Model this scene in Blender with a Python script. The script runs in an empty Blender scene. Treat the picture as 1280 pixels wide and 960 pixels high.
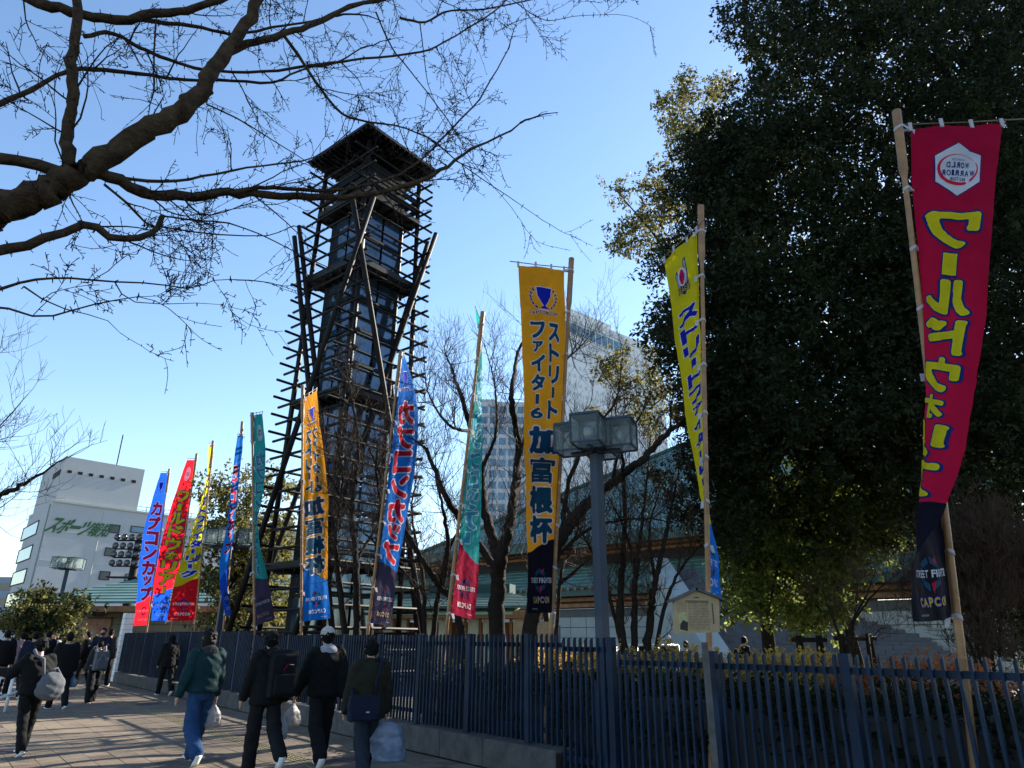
import bpy, bmesh, math, random
import numpy as np
from mathutils import Vector, Matrix, noise
random.seed(7); RNG = np.random.default_rng(7)
SC = bpy.context.scene; COL = SC.collection

# ------------------------------------------------------------------ camera
FPX = 855.0
def _n(v):
    v = np.array(v, float); return v / np.linalg.norm(v)
_zc = _n([20, 2270, -855]); _fw = np.array([0, 0, -1.]); _yc = _n(_fw - _fw.dot(_zc) * _zc); _xc = np.cross(_yc, _zc)
CM = np.array([_xc, _yc, _zc]); CAMP = np.array([0, 0, 1.55])
cam = bpy.data.cameras.new('camera'); co = bpy.data.objects.new('camera', cam); COL.objects.link(co)
cam.sensor_width = 36.0; cam.lens = FPX / 1280 * 36; cam.clip_start = 0.1; cam.clip_end = 3000
m4 = Matrix([list(CM[0]) + [CAMP[0]], list(CM[1]) + [CAMP[1]], list(CM[2]) + [CAMP[2]], [0, 0, 0, 1]])
co.matrix_world = m4; SC.camera = co

# ------------------------------------------------------------------ light
SUN_AZ, SUN_EL = math.radians(44), math.radians(29)      # azimuth clockwise from +Y
w = bpy.data.worlds.new('World'); SC.world = w; w.use_nodes = True
nt = w.node_tree; bg = nt.nodes['Background']; sky = nt.nodes.new('ShaderNodeTexSky')
sky.sky_type = 'NISHITA'; sky.sun_disc = False; sky.sun_elevation = SUN_EL; sky.sun_rotation = SUN_AZ
sky.air_density = 1.0; sky.dust_density = 0.12; sky.ozone_density = 1.5; sky.altitude = 10
hsn = nt.nodes.new('ShaderNodeHueSaturation'); hsn.inputs['Saturation'].default_value = 1.06
nt.links.new(sky.outputs[0], hsn.inputs['Color']); nt.links.new(hsn.outputs[0], bg.inputs[0]); bg.inputs[1].default_value = 0.10
sl = bpy.data.lights.new('sun', 'SUN'); sl.energy = 5.0; sl.angle = math.radians(0.5); sl.color = (1.0, 0.93, 0.80)
so = bpy.data.objects.new('sun', sl); COL.objects.link(so)
SDIR = Vector((math.sin(SUN_AZ) * math.cos(SUN_EL), math.cos(SUN_AZ) * math.cos(SUN_EL), math.sin(SUN_EL)))
so.rotation_euler = SDIR.to_track_quat('Z', 'Y').to_euler(); so.location = (30, 20, 40)
SC.view_settings.view_transform = 'Standard'; SC.view_settings.look = 'None'
SC.view_settings.exposure = 1.58; SC.view_settings.gamma = 1.0
SC.render.engine = 'CYCLES'
SC.cycles.max_bounces = 6; SC.cycles.transparent_max_bounces = 8; SC.cycles.diffuse_bounces = 3

# ------------------------------------------------------------------ helpers
def ray(px, py): return CM @ np.array([(px - 640) / FPX, (480 - py) / FPX, -1.0])
def at(px, py, Y):
    r = ray(px, py); return CAMP + r * (Y / r[1])
def ground(px, py, z=0.0):
    r = ray(px, py); return CAMP + r * ((z - CAMP[2]) / r[2])
FA = np.array([-15.16045, 28.4138, 0.0]); FD = np.array([0.6307493, -0.77598667, 0.0]); FN = np.array([0.77598667, 0.6307493, 0.0])
def FP(s, t=0.0, z=0.0): return FA + FD * s + FN * t + np.array([0, 0, z])

def mat(name, col, rough=0.7, var=0.12, scale=6.0, bump=0.0, bscale=40.0, metal=0.0, trans=0.0, emit=None, col2=None, spec=0.5, rnd=0.0):
    m = bpy.data.materials.new(name); m.use_nodes = True; n = m.node_tree.nodes; l = m.node_tree.links
    b = n['Principled BSDF']; b.inputs['Roughness'].default_value = rough; b.inputs['Metallic'].default_value = metal
    b.inputs['Specular IOR Level'].default_value = spec
    tc = n.new('ShaderNodeNewGeometry'); nz = n.new('ShaderNodeTexNoise'); nz.inputs['Scale'].default_value = scale
    nz.inputs['Detail'].default_value = 6; nz.inputs['Roughness'].default_value = 0.65
    l.new(tc.outputs['Position'], nz.inputs['Vector'])
    cr = n.new('ShaderNodeValToRGB'); cr.color_ramp.elements[0].position = 0.3; cr.color_ramp.elements[1].position = 0.7
    c2 = col2 if col2 else tuple(min(1, c * (1 + var)) for c in col)
    c1 = col if col2 else tuple(c * (1 - var) for c in col)
    cr.color_ramp.elements[0].color = (*c1, 1); cr.color_ramp.elements[1].color = (*c2, 1)
    oi = n.new('ShaderNodeObjectInfo'); mr = n.new('ShaderNodeMapRange'); mr.inputs[3].default_value = 1 - rnd; mr.inputs[4].default_value = 1 + rnd; l.new(oi.outputs['Random'], mr.inputs[0])
    hv = n.new('ShaderNodeHueSaturation'); l.new(mr.outputs[0], hv.inputs['Value']); l.new(cr.outputs[0], hv.inputs['Color'])
    l.new(nz.outputs['Fac'], cr.inputs[0]); l.new(hv.outputs[0], b.inputs['Base Color'])
    if bump > 0:
        n2 = n.new('ShaderNodeTexNoise'); n2.inputs['Scale'].default_value = bscale; n2.inputs['Detail'].default_value = 4
        l.new(tc.outputs['Position'], n2.inputs['Vector']); bp = n.new('ShaderNodeBump')
        bp.inputs['Strength'].default_value = bump; bp.inputs['Distance'].default_value = 0.02
        l.new(n2.outputs['Fac'], bp.inputs['Height']); l.new(bp.outputs[0], b.inputs['Normal'])
    if trans > 0:
        t = n.new('ShaderNodeBsdfTranslucent'); l.new(cr.outputs[0], t.inputs[0]); mx = n.new('ShaderNodeMixShader')
        mx.inputs[0].default_value = trans; l.new(b.outputs[0], mx.inputs[1]); l.new(t.outputs[0], mx.inputs[2])
        l.new(mx.outputs[0], n['Material Output'].inputs[0])
    if emit: b.inputs['Emission Color'].default_value = (*col, 1); b.inputs['Emission Strength'].default_value = emit
    return m

def leafmat(name, a, bcol, trans=0.35, isl=True):
    m = bpy.data.materials.new(name); m.use_nodes = True; n = m.node_tree.nodes; l = m.node_tree.links
    b = n['Principled BSDF']; b.inputs['Roughness'].default_value = 0.6; b.inputs['Specular IOR Level'].default_value = 0.15
    g = n.new('ShaderNodeNewGeometry'); cr = n.new('ShaderNodeValToRGB')
    cr.color_ramp.elements[0].color = (*a, 1); cr.color_ramp.elements[1].color = (*bcol, 1)
    l.new(g.outputs['Random Per Island'], cr.inputs[0]); l.new(cr.outputs[0], b.inputs['Base Color'])
    t = n.new('ShaderNodeBsdfTranslucent'); hs = n.new('ShaderNodeHueSaturation'); hs.inputs['Value'].default_value = 1.9
    hs.inputs['Hue'].default_value = 0.47; l.new(cr.outputs[0], hs.inputs['Color']); l.new(hs.outputs[0], t.inputs[0])
    mx = n.new('ShaderNodeMixShader'); mx.inputs[0].default_value = trans
    l.new(b.outputs[0], mx.inputs[1]); l.new(t.outputs[0], mx.inputs[2]); l.new(mx.outputs[0], n['Material Output'].inputs[0])
    return m

def link(o, parent=None):
    COL.objects.link(o)
    if parent is not None: o.parent = parent
    return o
def tag(o, label, cat, group=None):
    o['label'] = label; o['category'] = cat
    if group: o['group'] = group
    return o
def thing(name, label, cat, loc=(0, 0, 0), rz=0.0, group=None):
    o = bpy.data.objects.new(name, None); o.location = tuple(float(c) for c in loc); o.rotation_euler = (0, 0, rz); o.empty_display_size = 0.2
    link(o); return tag(o, label, cat, group)

class MB:
    def __init__(s): s.v = []; s.f = []; s.n = 0
    def add(s, v, f):
        v = np.asarray(v, float).reshape(-1, 3); s.v.append(v); k = s.n
        s.f.extend([tuple(i + k for i in q) for q in f]); s.n += len(v); return s
    def box(s, c, h, R=None):      # centre, half sizes, 3x3 columns = axes
        h = np.array(h, float); P = np.array([[x, y, z] for x in (-1, 1) for y in (-1, 1) for z in (-1, 1)]) * h
        if R is not None: P = P @ np.array(R, float).T
        return s.add(P + np.array(c, float), [(0, 1, 3, 2), (4, 6, 7, 5), (0, 4, 5, 1), (2, 3, 7, 6), (0, 2, 6, 4), (1, 5, 7, 3)])
    def bar(s, a, b, wd, ht):      # rectangular bar a->b
        a = np.array(a, float); b = np.array(b, float); d = b - a; L = np.linalg.norm(d); d = d / L
        up = np.array([0, 0, 1.]) if abs(d[2]) < 0.95 else np.array([0, 1., 0]); x = _n(np.cross(d, up)); y = np.cross(x, d)
        return s.box((a + b) / 2, (wd / 2, L / 2, ht / 2), np.array([x, d, y]).T)
    def tube(s, pts, r, k=8, cap=True):
        pts = np.array(pts, float); n = len(pts); r = np.broadcast_to(np.array(r, float), (n,))
        T = np.gradient(pts, axis=0); T /= np.linalg.norm(T, axis=1)[:, None] + 1e-12
        ref = np.array([0, 0, 1.]) if abs(T[0][2]) < 0.9 else np.array([1., 0, 0])
        X = np.cross(T, ref); bad = np.linalg.norm(X, axis=1) < 1e-3; X[bad] = [1, 0, 0]; X /= np.linalg.norm(X, axis=1)[:, None]; Yv = np.cross(X, T)
        a = np.linspace(0, 2 * np.pi, k, endpoint=False)
        V = pts[:, None, :] + r[:, None, None] * (np.cos(a)[None, :, None] * X[:, None, :] + np.sin(a)[None, :, None] * Yv[:, None, :])
        F = []
        for i in range(n - 1):
            for j in range(k): j2 = (j + 1) % k; F.append((i * k + j, i * k + j2, (i + 1) * k + j2, (i + 1) * k + j))
        if cap: F.append(tuple(range(k - 1, -1, -1))); F.append(tuple((n - 1) * k + j for j in range(k)))
        return s.add(V.reshape(-1, 3), F)
    def ell(s, c, r, k=14, m=9, R=None):
        v = []; f = []
        for i in range(m + 1):
            th = math.pi * i / m
            for j in range(k): ph = 2 * math.pi * j / k; v.append((math.sin(th) * math.cos(ph) * r[0], math.sin(th) * math.sin(ph) * r[1], math.cos(th) * r[2]))
        for i in range(m):
            for j in range(k): j2 = (j + 1) % k; f.append((i * k + j, (i + 1) * k + j, (i + 1) * k + j2, i * k + j2))
        v = np.array(v)
        if R is not None: v = v @ np.array(R).T
        return s.add(v + np.array(c, float), f)
    def cap(s, p0, p1, r0, r1, k=12, flat=1.0, fax=None):   # rounded tapered limb
        p0 = np.array(p0, float); p1 = np.array(p1, float); d = _n(p1 - p0 + 1e-9); pts = []; rr = []
        for a in (-80, -50, -20): pts.append(p0 + d * r0 * math.sin(math.radians(a))); rr.append(r0 * math.cos(math.radians(a)))
        pts.append(p0); rr.append(r0); pts.append((p0 + p1) / 2); rr.append((r0 + r1) / 2); pts.append(p1); rr.append(r1)
        for a in (20, 50, 80): pts.append(p1 + d * r1 * math.sin(math.radians(a))); rr.append(r1 * math.cos(math.radians(a)))
        s.tube(pts, rr, k)
        return s
    def rings(s, R, k=18):     # R: list of (cx,cy,cz,rx,ry)
        v = []; f = []
        for (cx, cy, cz, rx, ry) in R:
            for j in range(k):
                a = 2 * math.pi * j / k; v.append((cx + rx * math.cos(a), cy + ry * math.sin(a), cz))
        for i in range(len(R) - 1):
            for j in range(k): j2 = (j + 1) % k; f.append((i * k + j, i * k + j2, (i + 1) * k + j2, (i + 1) * k + j))
        f.append(tuple(range(k - 1, -1, -1))); f.append(tuple((len(R) - 1) * k + j for j in range(k)))
        return s.add(v, f)
    def mesh(s, name='mesh', smooth=False):
        V = np.concatenate(s.v) if s.v else np.zeros((0, 3)); me = bpy.data.meshes.new(name)
        me.from_pydata(V.tolist(), [], s.f); me.update()
        if smooth: me.shade_smooth()
        return me
    def build(s, name, m, parent=None, smooth=False, stuff=False):
        me = s.mesh(name, smooth); o = bpy.data.objects.new(name, me)
        for x in (m if isinstance(m, (list, tuple)) else [m]): me.materials.append(x)
        link(o, parent)
        if stuff: o['kind'] = 'stuff'
        return o
def inst(name, me, parent, loc=(0, 0, 0), rz=0.0, mx=None):
    o = bpy.data.objects.new(name, me); link(o, parent)
    if mx is not None: o.matrix_local = mx
    else: o.location = tuple(float(c) for c in loc); o.rotation_euler = (0, 0, rz)
    return o
def boxmesh(name, h, m, bevel=0.0):
    bm = bmesh.new(); bmesh.ops.create_cube(bm, size=2.0)
    for v in bm.verts: v.co = Vector((v.co.x * h[0], v.co.y * h[1], v.co.z * h[2]))
    if bevel: bmesh.ops.bevel(bm, geom=bm.edges[:], offset=bevel, segments=1, affect='EDGES')
    me = bpy.data.meshes.new(name); bm.to_mesh(me); bm.free(); me.materials.append(m); return me
def structure(o): o['kind'] = 'structure'; return o

def resample(poly, n):
    P = np.array(poly, float); d = np.r_[0, np.cumsum(np.linalg.norm(np.diff(P, axis=0), axis=1))]
    t = np.linspace(0, d[-1], n); Q = np.stack([np.interp(t, d, P[:, i]) for i in range(P.shape[1])], 1)
    for _ in range(max(1, n // 20)):
        Q[1:-1] = (Q[:-2] + 2 * Q[1:-1] + Q[2:]) / 4
    return Q
def cspline(P, n):      # Catmull-Rom through P
    P = np.array(P, float); Q = np.vstack([2 * P[0] - P[1], P, 2 * P[-1] - P[-2]]); out = []; m = len(P) - 1
    for t in np.linspace(0, m, n):
        i = min(int(t), m - 1); u = t - i; a, b, c, d = Q[i], Q[i + 1], Q[i + 2], Q[i + 3]
        out.append(0.5 * ((2 * b) + (-a + c) * u + (2 * a - 5 * b + 4 * c - d) * u * u + (-a + 3 * b - 3 * c + d) * u ** 3))
    return np.array(out)

# ------------------------------------------------------------------ materials
M = {}
M['joint'] = mat('paving_joint', (0.035, 0.033, 0.03), 0.95)
M['tile'] = mat('paving_tile', (0.145, 0.108, 0.072), 0.85, 0.35, 1.3, 0.3, 90, rnd=.16)
M['tile2'] = mat('paving_tile_warm', (0.115, 0.078, 0.054), 0.85, 0.3, 1.7, 0.3, 90, rnd=.16)
M['tile3'] = mat('paving_tile_dark', (0.055, 0.036, 0.034), 0.85, 0.3, 1.7, 0.3, 90, rnd=.16)
M['tactile'] = mat('tactile_yellow', (0.17, 0.135, 0.07), 0.8, 0.25, 5.0)
M['asphalt'] = mat('asphalt', (0.06, 0.06, 0.062), 0.9, 0.3, 4.0, 0.3, 120)
M['plaza'] = mat('plaza_ground', (0.09, 0.08, 0.07), 0.9, 0.3, 1.2, 0.3, 60)
M['earth'] = mat('earth', (0.05, 0.042, 0.03), 0.95, 0.4, 3.0, 0.5, 40)
M['concrete'] = mat('wall_concrete', (0.07, 0.068, 0.065), 0.85, 0.45, 5.0, 0.5, 120, rnd=.14)
M['fence'] = mat('fence_paint_blue_grey', (0.0075, 0.019, 0.040), 0.55, 0.5, 3.0, 0.2, 60, spec=0.18, rnd=.12)
M['post'] = mat('lamp_post_paint', (0.030, 0.046, 0.074), 0.45, 0.15, 3.0, 0.1, 60, spec=0.3)
M['bamboo'] = mat('bamboo', (0.27, 0.135, 0.05), 0.5, 0.35, 5.0, 0.1, 30)
M['bamboo_dark'] = mat('dark_bamboo', (0.11, 0.065, 0.03), 0.5, 0.35, 5.0, 0.1, 30)
M['rope'] = mat('green_rope', (0.05, 0.13, 0.05), 0.8)
M['tie'] = mat('white_tie_cloth', (0.5, 0.48, 0.52), 0.8, 0.08, 20, trans=0.3)
M['bark'] = mat('bark', (0.020, 0.014, 0.010), 0.95, 0.5, 9.0, 1.0, 34, col2=(0.080, 0.052, 0.030), spec=0.1)
M['bark_dark'] = mat('dark_bark', (0.018, 0.013, 0.010), 0.9, 0.4, 9.0, 0.8, 30, spec=0.15)
M['twig'] = mat('twig', (0.050, 0.030, 0.020), 0.8, 0.4, 9.0, spec=0.2)
M['twig_over'] = mat('overhead_twig', (0.020, 0.012, 0.010), 0.85, 0.3, 9.0, spec=0.15)
M['timber'] = mat('dark_timber_lattice', (0.0075, 0.006, 0.0055), 0.5, 0.4, 3.0, 0.15, 40, spec=0.2)
M['steel'] = mat('bronze_steel_pole', (0.012, 0.0095, 0.0085), 0.6, 0.3, 3.0, 0.15, 40, spec=0.12)
M['soffit'] = mat('tower_soffit', (0.06, 0.055, 0.05), 0.8)
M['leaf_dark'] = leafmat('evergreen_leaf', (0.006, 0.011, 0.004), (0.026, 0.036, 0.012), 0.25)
M['leaf_mid'] = leafmat('olive_and_sunlit_leaf', (0.030, 0.046, 0.012), (0.15, 0.14, 0.040), 0.45)  # olive leaf, also used to colour the tall evergreen's sunlit edge
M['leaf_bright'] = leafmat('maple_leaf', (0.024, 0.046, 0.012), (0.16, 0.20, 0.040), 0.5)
M['leaf_hedge'] = leafmat('hedge_leaf', (0.005, 0.009, 0.003), (0.018, 0.022, 0.008), 0.3)
M['leaf_gold'] = leafmat('hedge_gold_leaf', (0.26, 0.16, 0.03), (0.42, 0.34, 0.075), 0.45)
M['leaf_rust'] = leafmat('hedge_rust_leaf', (0.22, 0.07, 0.025), (0.30, 0.15, 0.04), 0.4)
M['roof'] = mat('copper_green_roof', (0.075, 0.155, 0.135), 0.6, 0.25, 1.0, rnd=.10)
M['roof_dark'] = mat('copper_green_fascia', (0.025, 0.075, 0.060), 0.6, 0.2, 2.0)
M['wood'] = mat('orange_wood', (0.30, 0.135, 0.045), 0.6, 0.3, 2.5)
M['wood_dark'] = mat('eave_wood', (0.12, 0.055, 0.022), 0.7, 0.3, 2.5)
M['walltile'] = mat('pale_wall_tile', (0.36, 0.38, 0.34), 0.6, 0.10, 1.2, rnd=.08)
M['cream'] = mat('cream_wall_tile', (0.26, 0.225, 0.15), 0.7, 0.10, 1.2)
M['grout'] = mat('dark_grout', (0.13, 0.13, 0.12), 0.9)
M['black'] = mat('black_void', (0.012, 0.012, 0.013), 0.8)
M['offwhite'] = mat('office_wall', (0.38, 0.385, 0.39), 0.8, 0.05, 0.4)
M['hotel'] = mat('hotel_wall', (0.62, 0.64, 0.65), 0.7, 0.04, 0.1)
M['glass_dark'] = mat('dark_window_glass', (0.03, 0.035, 0.045), 0.15, 0.2, 1.0)
M['glass_sky'] = mat('sky_window_glass', (0.15, 0.21, 0.24), 0.10, 0.1, 0.3, metal=0.75)
M['glass_blue'] = mat('blue_window_glass', (0.10, 0.19, 0.27), 0.2, 0.2, 0.5)
M['sign_green'] = mat('sign_green', (0.003, 0.075, 0.012), 0.6)
M['navy'] = mat('navy_print', (0.012, 0.02, 0.13), 0.7)
M['white'] = mat('white_paint', (0.75, 0.75, 0.74), 0.6, 0.05)
M['metal'] = mat('bare_metal', (0.55, 0.56, 0.58), 0.3, 0.1, 3.0, metal=0.8)
M['step'] = mat('grey_stone_step', (0.105, 0.11, 0.125), 0.8, 0.2, 3.0, 0.2, 40)
M['signboard'] = mat('signboard_wood', (0.36, 0.26, 0.14), 0.7, 0.12, 8.0)
M['greywood'] = mat('weathered_post', (0.09, 0.085, 0.08), 0.85, 0.3, 8.0, 0.4, 50)
M['ink'] = mat('ink', (0.03, 0.022, 0.018), 0.8)
M['skin'] = mat('skin', (0.42, 0.23, 0.16), 0.55, 0.08, 10)
M['hair'] = mat('black_hair', (0.004, 0.0035, 0.0035), 0.6, 0.4, 60, 0.8, 120, spec=0.15)
M['hair_brown'] = mat('brown_hair', (0.010, 0.006, 0.005), 0.55, 0.5, 60, 0.8, 120, spec=0.2)
# ground sheets ------------------------------------------------------
b = MB(); b.box((0, 300, -0.30), (900, 900, 0.2)); structure(b.build('ground', M['asphalt']))
def strip(name, s0, s1, t0, t1, z0, z1, m):
    b = MB(); c = (FP(s0, t0) + FP(s1, t1)) / 2; c[2] = (z0 + z1) / 2
    b.box(c, ((s1 - s0) / 2, (t1 - t0) / 2, (z1 - z0) / 2), np.array([FD, FN, [0, 0, 1]]).T)
    return structure(b.build(name, m))
pave = strip('pavement', -45, 60, -16, -0.001, -0.09, -0.010, M['joint'])
strip('plaza', -45, 60, 0.36, 90, -0.09, -0.004, M['plaza'])
strip('planting_bed', 14, 40, 0.361, 5.0, -0.003, 0.03, M['earth'])

# paving tiles: the nearest ones singly, the rest joined
TS = 0.30
cells = []
for i in range(int(-20 / TS), int(36 / TS)):
    for j in range(int(15 / TS)):
        s = (i + 0.5) * TS; t = -(j + 0.5) * TS - 0.02
        p = FP(s, t)
        if p[1] < 3.0: continue
        depth = p[1] * 0.936 + (CAMP[2]) * 0.352; u = p[0] / depth * FPX + 640
        if u < -260 or u > 900: continue
        cells.append((math.hypot(p[0], p[1]), i, j, p, u))
cells.sort(key=lambda c: c[0])
vis = [c for c in cells if c[3][1] > 7.9 and -20 < c[4] < 720][:290]
visset = set((c[1], c[2]) for c in vis)
tm = [boxmesh('tile', (TS / 2 - 0.0025, TS / 2 - 0.0025, 0.02), M[k], 0.003) for k in ('tile', 'tile2', 'tile3')]
yaw = math.atan2(FD[1], FD[0])
TAC = 5      # row of tactile tiles
def tkind(i, j):
    h = (i * 73856093 ^ j * 19349663) & 0xffff
    if (j % 12) in (3, 4) and (i // 2) % 6 == 0: return 2
    return 1 if h % 5 == 0 else 0
rest = [MB(), MB(), MB()]; tac = MB()
Rf = np.array([FD, FN, [0, 0, 1]]).T
tact_me = MB(); tact_me.box((0, 0, 0), (TS / 2 - 0.0025, TS / 2 - 0.0025, 0.02))
for q in (-0.105, -0.035, 0.035, 0.105): tact_me.box((0, q, 0.0225), (0.135, 0.013, 0.0035))
tact_me = tact_me.mesh('tactile_tile'); tact_me.materials.append(M['tactile'])
for (dd, i, j, p, u) in cells:
    dz = -0.010 + 0.0015 * math.sin(i * 12.9 + j * 78.2)
    if j == TAC:
        if dd < 22: inst('tactile_tile', tact_me, pave, (p[0], p[1], dz - 0.01), yaw)
        else: tac.box((p[0], p[1], dz - 0.01), (TS / 2 - 0.0025, TS / 2 - 0.0025, 0.02), Rf)
        continue
    if (i, j) in visset: inst('tile', tm[tkind(i, j)], pave, (p[0], p[1], dz - 0.01), yaw)
    else: rest[tkind(i, j)].box((p[0], p[1], dz - 0.01), (TS / 2 - 0.0025, TS / 2 - 0.0025, 0.02), Rf)
for k, nm in enumerate(('tile', 'tile2', 'tile3')): rest[k].build('tiles_beyond', M[nm], pave, stuff=True)
tac.build('tactile_tiles_beyond', M['tactile'], pave, stuff=True)

# ------------------------------------------------------------------ fence, low wall
def make_fence(label, s0, s1, zb, zt, posts, npk, group=None):
    c = FP((s0 + s1) / 2, 0.10)
    f = thing('metal_fence', label, 'fence', (c[0], c[1], zb), yaw, group)
    L = s1 - s0; h = zt - zb
    pk = MB(); pk.box((0, 0, 0), (0.0120, 0.018, (h - 0.05) / 2))
    z1 = (h - 0.05) / 2     # slanted tip
    pk.add([(-0.0120, -0.018, z1), (0.0120, -0.018, z1), (0.0120, 0.018, z1), (-0.0120, 0.018, z1), (0.0120, -0.018, z1 + .03), (0.0120, 0.018, z1 + .03)],
           [(0, 1, 4), (3, 5, 2), (1, 2, 5, 4), (0, 4, 5, 3)])
    pm = pk.mesh('picket'); pm.materials.append(M['fence'])
    sp = L / npk
    for k in range(npk):
        x = -L / 2 + (k + 0.5) * sp
        if any(abs(x + (s0 + s1) / 2 - q) < 0.055 for q in posts): continue
        o = inst('picket', pm, f, (x, random.uniform(-.001, .001), h / 2 - 0.005 + random.uniform(-.004, .004))); o.rotation_euler = (random.gauss(0, .002), random.gauss(0, .003), random.gauss(0, .03))
    pt = boxmesh('post', (0.045, 0.04, h / 2 + 0.005), M['fence'], 0.004)
    for q in posts: inst('post', pt, f, (q - (s0 + s1) / 2, 0.034, h / 2 + 0.003))
    for z in (0.17, h - 0.13):
        b = MB(); b.box((0, 0.034, z), (L / 2, 0.014, 0.028)); b.build('rail', M['fence'], f)
    return f
make_fence('taller blue-grey picket fence at the far end of the low wall, beside the white pillar', 0.25, 14.15, 0.35, 1.74, [0.9 + 1.36 * k for k in range(10)], 142)
make_fence('long blue-grey picket fence standing on the grey concrete wall', 14.20, 24.90, 0.36, 1.645, [15.0 + 1.323 * k for k in range(1, 8)] + [14.25], 110)
make_fence('short blue-grey picket fence section beside the lamp post, where the low wall ends', 24.92, 25.80, 0.10, 1.60, [25.74], 9)
make_fence('lower blue-grey picket fence standing near the ground at right', 25.84, 33.5, 0.08, 1.47, [27.13, 28.49, 29.86, 31.22, 32.58], 79)

wl = thing('low_wall', 'low grey concrete block wall under the blue-grey fence', 'wall', FP(12.5, 0.18), yaw)
bl = 1.02; wm = boxmesh('concrete_block', (bl / 2 - 0.006, 0.17, 0.17), M['concrete'], 0.008)
b = MB(); b.box((0, 0.0, 0.16), (12.4, 0.160, 0.155)); b.build('wall_core', M['joint'], wl)
n = int(24.9 / bl)
for k in range(n + 1):
    x = -12.5 + 0.51 + k * bl
    if x + bl / 2 > 12.42: break
    o = inst('concrete_block', wm, wl, (x, random.uniform(-.002, .002), 0.172))
b = MB(); b.box((12.19, 0, 0.172), (0.21, 0.171, 0.171)); b.build('concrete_block', M['concrete'], wl)
kb = thing('kerb', 'narrow concrete kerb under the lower fence section', 'kerb', FP(29.5, 0.12), yaw)
km = boxmesh('kerb_block', (0.49, 0.12, 0.05), M['concrete'], 0.006)
for k in range(9): inst('kerb_block', km, kb, (-4.05 + k * 1.0, 0, 0.05))
# white pillar at the far end
pl = thing('brick_pillar', 'white brick pillar at the far end of the fence', 'pillar', FP(-0.05, 0.18), yaw)
b = MB(); b.box((0, 0, 1.25), (0.215, 0.165, 1.25)); b.build('pillar_core', M['grout'], pl)
pbm = boxmesh('brick', (0.222, 0.172, 0.098), M['white'], 0.004)
for k in range(12): inst('brick', pbm, pl, (0, 0, 0.105 + k * 0.206))

# ------------------------------------------------------------------ drum tower
TC = np.array([-5.45, 22.0, 0.0])
tw = thing('drum_tower', 'tall dark open lattice drum tower with flat pyramid roof and glass lift shaft', 'tower', TC)
PH = math.radians(6)
def tcorner(k, h): a = PH + k * math.pi / 2; return np.array([h * math.cos(a), h * math.sin(a), 0])
def half(z): return 2.1 + (1.78 - 2.1) * z / 18.0
for k in range(4):
    b = MB(); b.tube([tcorner(k, half(0)), tcorner(k, half(18.6)) + [0, 0, 18.6]], 0.085, 10); b.build('corner_post', M['timber'], tw, True)
for lev in range(31):
    z = 0.55 + lev * 0.6
    if z > 18.4: break
    for k in range(4):
        zz = z + (0.13 if k % 2 else 0.0); h = half(zz); a = tcorner(k, h); c = tcorner(k + 1, h); d = _n(c - a)
        out = _n((a + c) / 2) * 0.10
        oh = 0.62 + 0.06 * random.random()
        b = MB(); b.tube([a - d * oh + out + [0, 0, zz], c + d * (0.6 + .08 * random.random()) + out + [0, 0, zz]], 0.045, 6); b.build('lattice_bar', M['timber'], tw)
def wpole(p0, p1, r=0.088):
    b = MB(); pts = [np.array(p0) + (np.array(p1) - p0) * t for t in np.linspace(0, 1, 5)]; b.tube(np.array(pts) - TC, r, 12); return b.build('leaning_pole', M['steel'], tw, True)
def foot(px, Y):
    p = at(px, 800, Y); z0 = p[2]; q = at(px, 860, Y)
    r = q + (q - p) * ((0 - q[2]) / (q[2] - p[2])); r[2] = 0; r[1] = Y; return r
wpole(at(467, 246, 19.2), foot(258, 21.4)); wpole(at(441, 250, 19.2), foot(543, 22.3))
wpole(at(545, 292, 22.2), foot(338, 20.0)); wpole(at(535, 303, 22.3), foot(352, 19.9))
wpole(at(368, 296, 21.8), foot(424, 19.7)); wpole(at(374, 283, 21.9), foot(441, 19.8))
wpole(at(480, 322, 24.8), foot(280, 23.6)); wpole(at(473, 330, 24.8), foot(530, 23.8))
# lift shaft
SH = 1.22
def shaft_pt(k, z, h=SH): return tcorner(k, h) + [0, 0, z]
for k in range(4):
    b = MB(); b.bar(shaft_pt(k, 0), shaft_pt(k, 16.3), 0.16, 0.16); b.build('shaft_column', M['timber'], tw)
nz = 13
gm = {}
for k in range(4):
    a = tcorner(k, SH); c = tcorner(k + 1, SH); mid = (a + c) / 2; d = _n(c - a); nn = _n(mid); Lf = np.linalg.norm(c - a)
    for i in range(nz):
        z0 = 0.4 + i * 1.22
        for sd in (-1, 1):
            b = MB(); b.box(mid + d * sd * Lf / 4 + [0, 0, z0 + 0.58], (Lf / 4 - 0.05, 0.012, 0.53), np.array([d, nn, [0, 0, 1]]).T); b.build('glass_pane', M.get('tower_glass') or M.setdefault('tower_glass', mat('tower_glass', (0.050, 0.085, 0.125), 0.08, 0.6, 0.9, metal=0.55, spec=0.8)), tw)
        b = MB(); b.bar(a + [0, 0, z0 - 0.03], c + [0, 0, z0 - 0.03], 0.09, 0.09); b.build('shaft_beam', M['timber'], tw)
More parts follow.
